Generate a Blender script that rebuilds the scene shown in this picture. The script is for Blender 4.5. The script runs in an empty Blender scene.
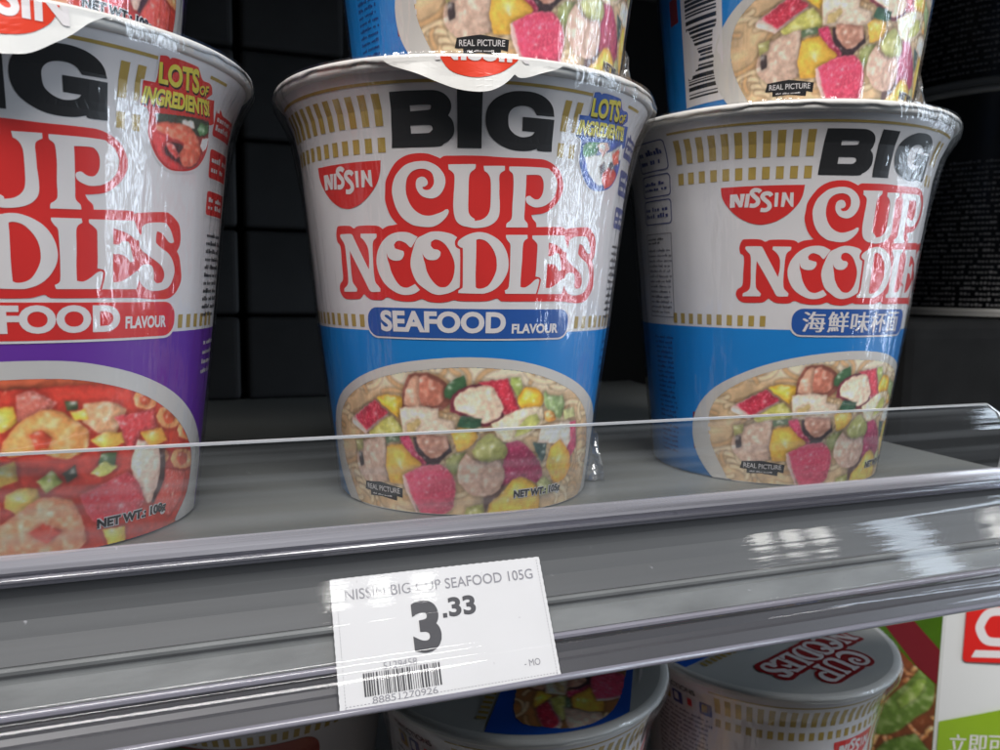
import bpy, bmesh, math, random, json
import numpy as np
from mathutils import Vector, Matrix
from mathutils.geometry import delaunay_2d_cdt

# ------------------------------------------------------------------ camera, world, lights, exposure
SC = bpy.context.scene
COL = SC.collection
MM = 0.001

def link(o, parent=None):
    COL.objects.link(o)
    if parent is not None:
        o.parent = parent
    return o

cam = bpy.data.cameras.new('camera')
cam.sensor_fit = 'HORIZONTAL'
cam.sensor_width = 36.0
cam.lens = 36.0 * 777.7 / 1000.0
cam.clip_start = 0.005
cam.clip_end = 60.0
cam.dof.use_dof = True
cam.dof.focus_distance = 0.172
cam.dof.aperture_fstop = 27.0
cam_o = link(bpy.data.objects.new('camera', cam))
_p, _y, _r = 0.1128, 0.3432, 0.0137
F = Vector((math.sin(_y)*math.cos(_p), math.cos(_y)*math.cos(_p), -math.sin(_p)))
R0 = Vector((math.cos(_y), -math.sin(_y), 0)); U0 = R0.cross(F)
R1 = math.cos(_r)*R0 + math.sin(_r)*U0; U1 = -math.sin(_r)*R0 + math.cos(_r)*U0
mw = Matrix((R1, U1, -F)).transposed().to_4x4()
mw.translation = Vector((-82.42, -217.46, 54.47))*MM
cam_o.matrix_world = mw
SC.camera = cam_o

w = bpy.data.worlds.new('World'); SC.world = w; w.use_nodes = True
w.node_tree.nodes['Background'].inputs[0].default_value = (0.80, 0.90, 1.0, 1)
w.node_tree.nodes['Background'].inputs[1].default_value = 0.036

def area(name, loc, target, sx, sy, power, col=(1, 1, 1), spread=None):
    l = bpy.data.lights.new(name, 'AREA'); l.shape = 'RECTANGLE'; l.size = sx; l.size_y = sy
    l.energy = power; l.color = col
    if spread: l.spread = spread
    o = link(bpy.data.objects.new(name, l)); o.location = loc
    d = Vector(target) - Vector(loc)
    o.rotation_euler = d.to_track_quat('-Z', 'Y').to_euler()
    return o

# store ceiling: rows of triple lamps above the aisle, a long panel and the bright shop entrance at the end of it
area('ceiling_light_panel', (-0.35, -1.0, 1.65), (0, 0, 0.05), 1.9, 0.45, 66, (1.0, 0.975, 0.955))
for k, (lx, ly) in enumerate([(-1.25, -1.75), (0.37, -1.80), (1.98, -1.80), (3.3, -1.9)]):
    for j in range(3):
        area('ceiling_spot_lamp', (lx + (j-1)*0.14, ly, 1.62), (lx*0.4, 0, -0.2), 0.06, 0.13, 0.55, (1, 0.98, 0.94))
# bright tall panes of the shop front at the end of the aisle
for (lx, ly, wd, pw) in ((1.42, -1.02, 0.07, 5.0), (1.62, -0.84, 0.05, 3.6), (1.80, -0.66, 0.13, 7.0), (2.0, -0.36, 0.06, 4.0)):
    area('shop_front_pane', (lx, ly, 0.40), (0, 0, 0.05), wd, 1.5, pw, (0.74, 0.86, 1.0))

SC.view_settings.view_transform = 'Standard'
SC.view_settings.look = 'None'
SC.view_settings.exposure = 0.0
SC.view_settings.gamma = 1.0
SC.render.engine = 'CYCLES'
SC.cycles.use_denoising = True
SC.cycles.max_bounces = 10
SC.cycles.transparent_max_bounces = 24
SC.cycles.glossy_bounces = 4
SC.cycles.caustics_reflective = False
SC.cycles.caustics_refractive = False
SC.cycles.sample_clamp_indirect = 4.0

# ------------------------------------------------------------------ materials
def s2l(c):
    return tuple(((v/255.0)/12.92 if v/255.0 <= 0.04045 else ((v/255.0+0.055)/1.055)**2.4) for v in c)

_M = {}
def mat(name, col, rough=0.45, spec=0.5, coat=0.0, metal=0.0, var=0.04, scale=60.0, bump=0.0, stretch=(1, 1, 1), coat_rough=0.15):
    if name in _M: return _M[name]
    m = bpy.data.materials.new(name); m.use_nodes = True
    nt = m.node_tree; b = nt.nodes['Principled BSDF']
    b.inputs['Roughness'].default_value = rough
    b.inputs['Specular IOR Level'].default_value = spec
    b.inputs['Coat Weight'].default_value = coat
    b.inputs['Coat Roughness'].default_value = coat_rough
    b.inputs['Metallic'].default_value = metal
    tc = nt.nodes.new('ShaderNodeTexCoord'); mp = nt.nodes.new('ShaderNodeMapping'); mp.inputs['Scale'].default_value = stretch
    nz = nt.nodes.new('ShaderNodeTexNoise'); nz.inputs['Scale'].default_value = scale; nz.inputs['Detail'].default_value = 5
    nt.links.new(tc.outputs['Object'], mp.inputs[0]); nt.links.new(mp.outputs[0], nz.inputs[0])
    mr = nt.nodes.new('ShaderNodeMapRange'); mr.inputs[1].default_value = 0.3; mr.inputs[2].default_value = 0.7
    mr.inputs[3].default_value = 1-var; mr.inputs[4].default_value = 1+var
    nt.links.new(nz.outputs['Fac'], mr.inputs[0])
    mx = nt.nodes.new('ShaderNodeMix'); mx.data_type = 'RGBA'; mx.blend_type = 'MULTIPLY'; mx.inputs[0].default_value = 1
    mx.inputs[6].default_value = (*col, 1); nt.links.new(mr.outputs[0], mx.inputs[7])
    nt.links.new(mx.outputs[2], b.inputs['Base Color'])
    if bump:
        bp = nt.nodes.new('ShaderNodeBump'); bp.inputs['Strength'].default_value = bump; bp.inputs['Distance'].default_value = 0.0004
        nt.links.new(nz.outputs['Fac'], bp.inputs['Height']); nt.links.new(bp.outputs[0], b.inputs['Normal'])
    _M[name] = m
    return m

def clear_mat(name, tint=(1, 1, 1), refl=1.0, rough=0.06, haze=0.0, haze_col=(0.7, 0.7, 0.75), bump=0.3, scale=30, stretch=(1, 1, 1), dist=0.0006, dust=0.0, lines=False):
    """thin clear plastic: what is behind shows through, a Fresnel sheen on top, a little milky haze and scratches"""
    if name in _M: return _M[name]
    m = bpy.data.materials.new(name); m.use_nodes = True; nt = m.node_tree; N = nt.nodes; Lk = nt.links
    N.clear(); out = N.new('ShaderNodeOutputMaterial')
    tr = N.new('ShaderNodeBsdfTransparent'); tr.inputs[0].default_value = (*tint, 1)
    gl = N.new('ShaderNodeBsdfGlossy'); gl.inputs['Roughness'].default_value = rough
    df = N.new('ShaderNodeBsdfDiffuse'); df.inputs[0].default_value = (*haze_col, 1)
    tc = N.new('ShaderNodeTexCoord'); mp = N.new('ShaderNodeMapping'); mp.inputs['Scale'].default_value = stretch
    nz = N.new('ShaderNodeTexNoise'); nz.inputs['Scale'].default_value = scale; nz.inputs['Detail'].default_value = 4
    Lk.new(tc.outputs['Object'], mp.inputs[0]); Lk.new(mp.outputs[0], nz.inputs[0])
    bp = N.new('ShaderNodeBump'); bp.inputs['Strength'].default_value = bump; bp.inputs['Distance'].default_value = dist
    Lk.new(nz.outputs['Fac'], bp.inputs['Height'])
    Lk.new(bp.outputs[0], gl.inputs['Normal'])
    fr = N.new('ShaderNodeLayerWeight'); fr.inputs[0].default_value = 0.5; Lk.new(bp.outputs[0], fr.inputs['Normal'])
    pw = N.new('ShaderNodeMath'); pw.operation = 'POWER'; pw.inputs[1].default_value = 5.0; Lk.new(fr.outputs['Facing'], pw.inputs[0])
    mu = N.new('ShaderNodeMath'); mu.operation = 'MULTIPLY_ADD'; mu.use_clamp = True; mu.inputs[1].default_value = 0.75; mu.inputs[2].default_value = 0.045*refl; Lk.new(pw.outputs[0], mu.inputs[0])
    m1 = N.new('ShaderNodeMixShader'); m1.inputs[0].default_value = haze
    if dust:
        vo = N.new('ShaderNodeTexNoise'); vo.inputs['Scale'].default_value = 420; vo.inputs['Detail'].default_value = 2
        Lk.new(tc.outputs['Object'], vo.inputs[0])
        dm = N.new('ShaderNodeMapRange'); dm.inputs[1].default_value = 0.735; dm.inputs[2].default_value = 0.80; dm.inputs[3].default_value = haze; dm.inputs[4].default_value = dust
        Lk.new(vo.outputs['Fac'], dm.inputs[0]); Lk.new(dm.outputs[0], m1.inputs[0])
        if lines:   # fine scuffs running along the strip
            lm = N.new('ShaderNodeMapRange'); lm.inputs[1].default_value = 0.42; lm.inputs[2].default_value = 0.72; lm.inputs[3].default_value = haze*0.55; lm.inputs[4].default_value = haze*2.6
            Lk.new(nz.outputs['Fac'], lm.inputs[0]); Lk.new(lm.outputs[0], dm.inputs[3])
    Lk.new(tr.outputs[0], m1.inputs[1]); Lk.new(df.outputs[0], m1.inputs[2])
    m2 = N.new('ShaderNodeMixShader'); Lk.new(mu.outputs[0], m2.inputs[0]); Lk.new(m1.outputs[0], m2.inputs[1]); Lk.new(gl.outputs[0], m2.inputs[2])
    Lk.new(m2.outputs[0], out.inputs[0])
    _M[name] = m
    return m

def picture_mat():
    if 'picture' in _M: return _M['picture']
    m = bpy.data.materials.new('printed_picture'); m.use_nodes = True; nt = m.node_tree; b = nt.nodes['Principled BSDF']
    a = nt.nodes.new('ShaderNodeVertexColor'); a.layer_name = 'print'
    nz = nt.nodes.new('ShaderNodeTexNoise'); nz.inputs['Scale'].default_value = 900; nz.inputs['Detail'].default_value = 3
    tc = nt.nodes.new('ShaderNodeTexCoord'); nt.links.new(tc.outputs['Object'], nz.inputs[0])
    mr = nt.nodes.new('ShaderNodeMapRange'); mr.inputs[1].default_value = 0.3; mr.inputs[2].default_value = 0.7; mr.inputs[3].default_value = 0.93; mr.inputs[4].default_value = 1.07
    nt.links.new(nz.outputs['Fac'], mr.inputs[0])
    mx = nt.nodes.new('ShaderNodeMix'); mx.data_type = 'RGBA'; mx.blend_type = 'MULTIPLY'; mx.inputs[0].default_value = 1
    nt.links.new(a.outputs['Color'], mx.inputs[6]); nt.links.new(mr.outputs[0], mx.inputs[7])
    nt.links.new(mx.outputs[2], b.inputs['Base Color'])
    b.inputs['Roughness'].default_value = 0.45
    _M['picture'] = m
    return m

WHITE = mat('white_paper', (0.72, 0.70, 0.71), 0.42, var=0.02)
RIMW = mat('rim_paper', (0.74, 0.73, 0.70), 0.38, var=0.03, scale=200, bump=0.15)
BLUE = mat('print_blue', (0.0, 0.215, 0.62), 0.40, var=0.03)
PURPLE = mat('print_purple', (0.135, 0.025, 0.34), 0.40, var=0.03)
NAVY = mat('print_navy', (0.010, 0.085, 0.36), 0.40)
RED = mat('print_red', (0.68, 0.020, 0.016), 0.40, var=0.05)
TABRED = mat('tab_red', (0.72, 0.05, 0.02), 0.3, var=0.05)
BLACK = mat('print_black', (0.012, 0.012, 0.013), 0.32, var=0.1)
PINKW = mat('print_white', (0.74, 0.70, 0.70), 0.42, var=0.02)
GOLD = mat('print_gold', (0.42, 0.29, 0.06), 0.42, var=0.08, scale=300)
YELL = mat('print_yellow', (0.75, 0.66, 0.06), 0.42)
INK = mat('print_ink', (0.05, 0.05, 0.06), 0.5)
INKG = mat('print_grey_ink', (0.18, 0.17, 0.20), 0.5)
INKB = mat('print_blue_ink', (0.04, 0.06, 0.25), 0.5)
INKD = mat('print_dark_blue_ink', (0.004, 0.05, 0.22), 0.5)
LIDM = mat('lid_paper_shaded', (0.50, 0.505, 0.49), 0.5, var=0.03)  # lid centre greyed down: shade on the lower lids put into the colour
MAROON = mat('print_maroon', (0.20, 0.012, 0.02), 0.4)
FILM = clear_mat('shrink_film', refl=2.1, rough=0.10, haze=0.015, bump=1.0, scale=85, stretch=(1, 1, 0.16), dist=0.0022)
FILMC = clear_mat('crumpled_film', refl=7, rough=0.10, haze=0.22, haze_col=(0.8, 0.82, 0.85), bump=1.0, scale=160, dist=0.002)

# ------------------------------------------------------------------ tagging
def tag(o, label, cat, group=None, kind=None):
    if label: o['label'] = label
    if cat: o['category'] = cat
    if group: o['group'] = group
    if kind: o['kind'] = kind
    return o

def empty(name, loc, rz=0.0):
    o = bpy.data.objects.new(name, None); o.empty_display_size = 0.02
    o.location = loc; o.rotation_euler = (0, 0, rz); return link(o)

def obj(name, me, parent=None):
    return link(bpy.data.objects.new(name, me), parent)

# ------------------------------------------------------------------ flat artwork helpers (label space: u mm round the cup, z mm up)
def smooth(pts, n=5, corner=48.0):
    P = [np.array(p, float) for p in pts]; k = len(P)
    cor = []
    for i in range(k):
        a = P[i]-P[i-1]; b = P[(i+1) % k]-P[i]
        ca = a@b/(np.hypot(*a)*np.hypot(*b)+1e-12)
        cor.append(math.degrees(math.acos(max(-1, min(1, ca)))) > corner)
    out = []
    for i in range(k):
        p0, p1, p2, p3 = P[i-1], P[i], P[(i+1) % k], P[(i+2) % k]
        if cor[i]: p0 = p1
        if cor[(i+1) % k]: p3 = p2
        if np.hypot(*(p2-p1)) < 0.25 or (cor[i] and cor[(i+1) % k]): out.append(p1); continue
        for j in range(n):
            t = j/n
            out.append(0.5*((2*p1)+(-p0+p2)*t+(2*p0-5*p1+4*p2-p3)*t*t+(-p0+3*p1-3*p2+p3)*t**3))
    return [tuple(p) for p in out]

def inside(loops, X, Y):
    r = np.zeros(X.shape, bool)
    for lp in loops:
        L = np.array(lp); A = L; B = np.roll(L, -1, 0)
        for (x1, y1), (x2, y2) in zip(A, B):
            if y1 == y2: continue
            c = ((y1 > Y) != (y2 > Y)) & (X < (x2-x1)*(Y-y1)/(y2-y1)+x1)
            r ^= c
    return r

def fill(loops):
    vs, es = [], []
    for lp in loops:
        s = len(vs); n = len(lp); vs += [Vector(p) for p in lp]; es += [(s+i, s+(i+1) % n) for i in range(n)]
    v, e, f, *_ = delaunay_2d_cdt(vs, es, [], 0, 1e-5)
    V = np.array([tuple(p) for p in v]); T = np.array([t for t in f if len(t) == 3])
    c = V[T].mean(1); k = inside(loops, c[:, 0], c[:, 1])
    return V, T[k]

def rect(x0, y0, x1, y1): return [(x0, y0), (x1, y0), (x1, y1), (x0, y1)]
def rrect(x0, y0, x1, y1, r, n=6):
    o = []
    for cx, cy, a in ((x1-r, y0+r, -90), (x1-r, y1-r, 0), (x0+r, y1-r, 90), (x0+r, y0+r, 180)):
        for i in range(n+1):
            t = math.radians(a+90*i/n); o.append((cx+r*math.cos(t), cy+r*math.sin(t)))
    return o
def strip(line, wd):
    L = [np.array(p, float) for p in line]
    S = []
    for i in range(len(L)-1):
        p0, p1, p2, p3 = L[max(i-1, 0)], L[i], L[i+1], L[min(i+2, len(L)-1)]
        for j in range(6):
            t = j/6; S.append(0.5*((2*p1)+(-p0+p2)*t+(2*p0-5*p1+4*p2-p3)*t*t+(-p0+3*p1-3*p2+p3)*t**3))
    S.append(L[-1]); a, b = [], []
    for i in range(len(S)):
        d = S[min(i+1, len(S)-1)]-S[max(i-1, 0)]; d = d/(np.hypot(*d)+1e-9); n = np.array([-d[1], d[0]])*wd/2
        a.append(tuple(S[i]+n)); b.append(tuple(S[i]-n))
    return a+b[::-1]

_TC = {}
def text_geo(s, off=0.0):
    if (s, off) in _TC: return _TC[(s, off)]
    c = bpy.data.curves.new('t', 'FONT'); c.body = s; c.offset = off; c.resolution_u = 5
    o = bpy.data.objects.new('t', c); COL.objects.link(o)
    dg = bpy.context.evaluated_depsgraph_get(); me = o.evaluated_get(dg).to_mesh()
    V = np.array([v.co[:2] for v in me.vertices]); T = [tuple(p.vertices) for p in me.polygons]
    o.evaluated_get(dg).to_mesh_clear(); bpy.data.objects.remove(o); bpy.data.curves.remove(c)
    V = V-V.min(0); V = V/V.max(0)
    _TC[(s, off)] = (V, T); return V, T

class Art:
    """collects flat shapes with a material and a level; wraps them on a surface as one mesh"""
    def __init__(s): s.items = []; s.mats = []
    def mi(s, m):
        if m not in s.mats: s.mats.append(m)
        return s.mats.index(m)
    def poly(s, loops, m, lv=0, sm=False):
        if sm: loops = [smooth(l) for l in loops]
        V, T = fill(loops); s.items.append((V, [tuple(t) for t in T], s.mi(m), lv)); return s
    def text(s, t, box, m, lv=1, off=0.03, quad=None):
        V, T = text_geo(t, off)
        if quad is not None:
            tl, tr, br, bl = [np.array(q, float) for q in quad]
            x = V[:, :1]; y = V[:, 1:]
            V = (bl*(1-x)+br*x)*(1-y)+(tl*(1-x)+tr*x)*y
        else:
            V = V*np.array([box[2]-box[0], box[3]-box[1]])+np.array([box[0], box[1]])
        s.items.append((V, T, s.mi(m), lv)); return s
    def words(s, x0, y0, x1, y1, rows, m, lv=1, seed=0, cw=None, fill_=0.6):
        """lines of small print too fine to read: little upright letter marks grouped in words"""
        r = random.Random(seed); h = (y1-y0)/rows; cw = cw or h*0.45; V = []; T = []
        for k in range(rows):
            yb = y1-(k+1)*h+h*(1-fill_)/2; x = x0
            end = x1-r.random()*(x1-x0)*(0.35 if k == rows-1 else 0.08)
            while x < end:
                n = r.randint(2, 9)
                for i in range(n):
                    if x > end: break
                    hh = h*fill_*r.choice((0.62, 0.62, 0.7, 1.0)); ww = cw*r.uniform(0.55, 0.9)
                    i0 = len(V); V += [(x, yb), (x+ww, yb), (x+ww, yb+hh), (x, yb+hh)]; T.append((i0, i0+1, i0+2, i0+3)); x += cw
                x += cw*0.9
        s.items.append((np.array(V), T, s.mi(m), lv)); return s
    def mesh(s, name, wrap, step=1.6, zstep=None, zfrom=None, cut=True):
        bm = bmesh.new()
        for V, T, mi, lv in s.items:
            vs = [bm.verts.new((float(p[0]), float(p[1]), 0.05*lv)) for p in V]
            for t in T:
                if len(set(t)) < 3: continue
                try: f = bm.faces.new([vs[i] for i in t]); f.material_index = mi
                except ValueError: pass
        if cut:
            xs = [v.co.x for v in bm.verts]; x = math.ceil(min(xs)/step)*step
            while x < max(xs):
                bmesh.ops.bisect_plane(bm, geom=bm.verts[:]+bm.edges[:]+bm.faces[:], plane_co=(x, 0, 0), plane_no=(1, 0, 0)); x += step
        if zstep:
            ys = [v.co.y for v in bm.verts]; y = max(min(ys), zfrom)
            while y < max(ys):
                bmesh.ops.bisect_plane(bm, geom=bm.verts[:]+bm.edges[:]+bm.faces[:], plane_co=(0, y, 0), plane_no=(0, 1, 0)); y += zstep
        for v in bm.verts: v.co = Vector(wrap(v.co.x, v.co.y, v.co.z))*MM
        bmesh.ops.recalc_face_normals(bm, faces=bm.faces)
        me = bpy.data.meshes.new(name); bm.to_mesh(me); bm.free()
        for m in s.mats: me.materials.append(m)
        return me

ZP = [0, 17, 43, 70, 86, 92, 97, 101]; RP = [33.6, 35.55, 38.75, 41.55, 43.3, 44.7, 46.9, 48.6]
def rad(z): return float(np.interp(z, ZP, RP))
def wrap_cup(u, z, lv):
    r = rad(z)+0.06+lv; t = u/40.0
    return (r*math.sin(t), -r*math.cos(t), z)

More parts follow.
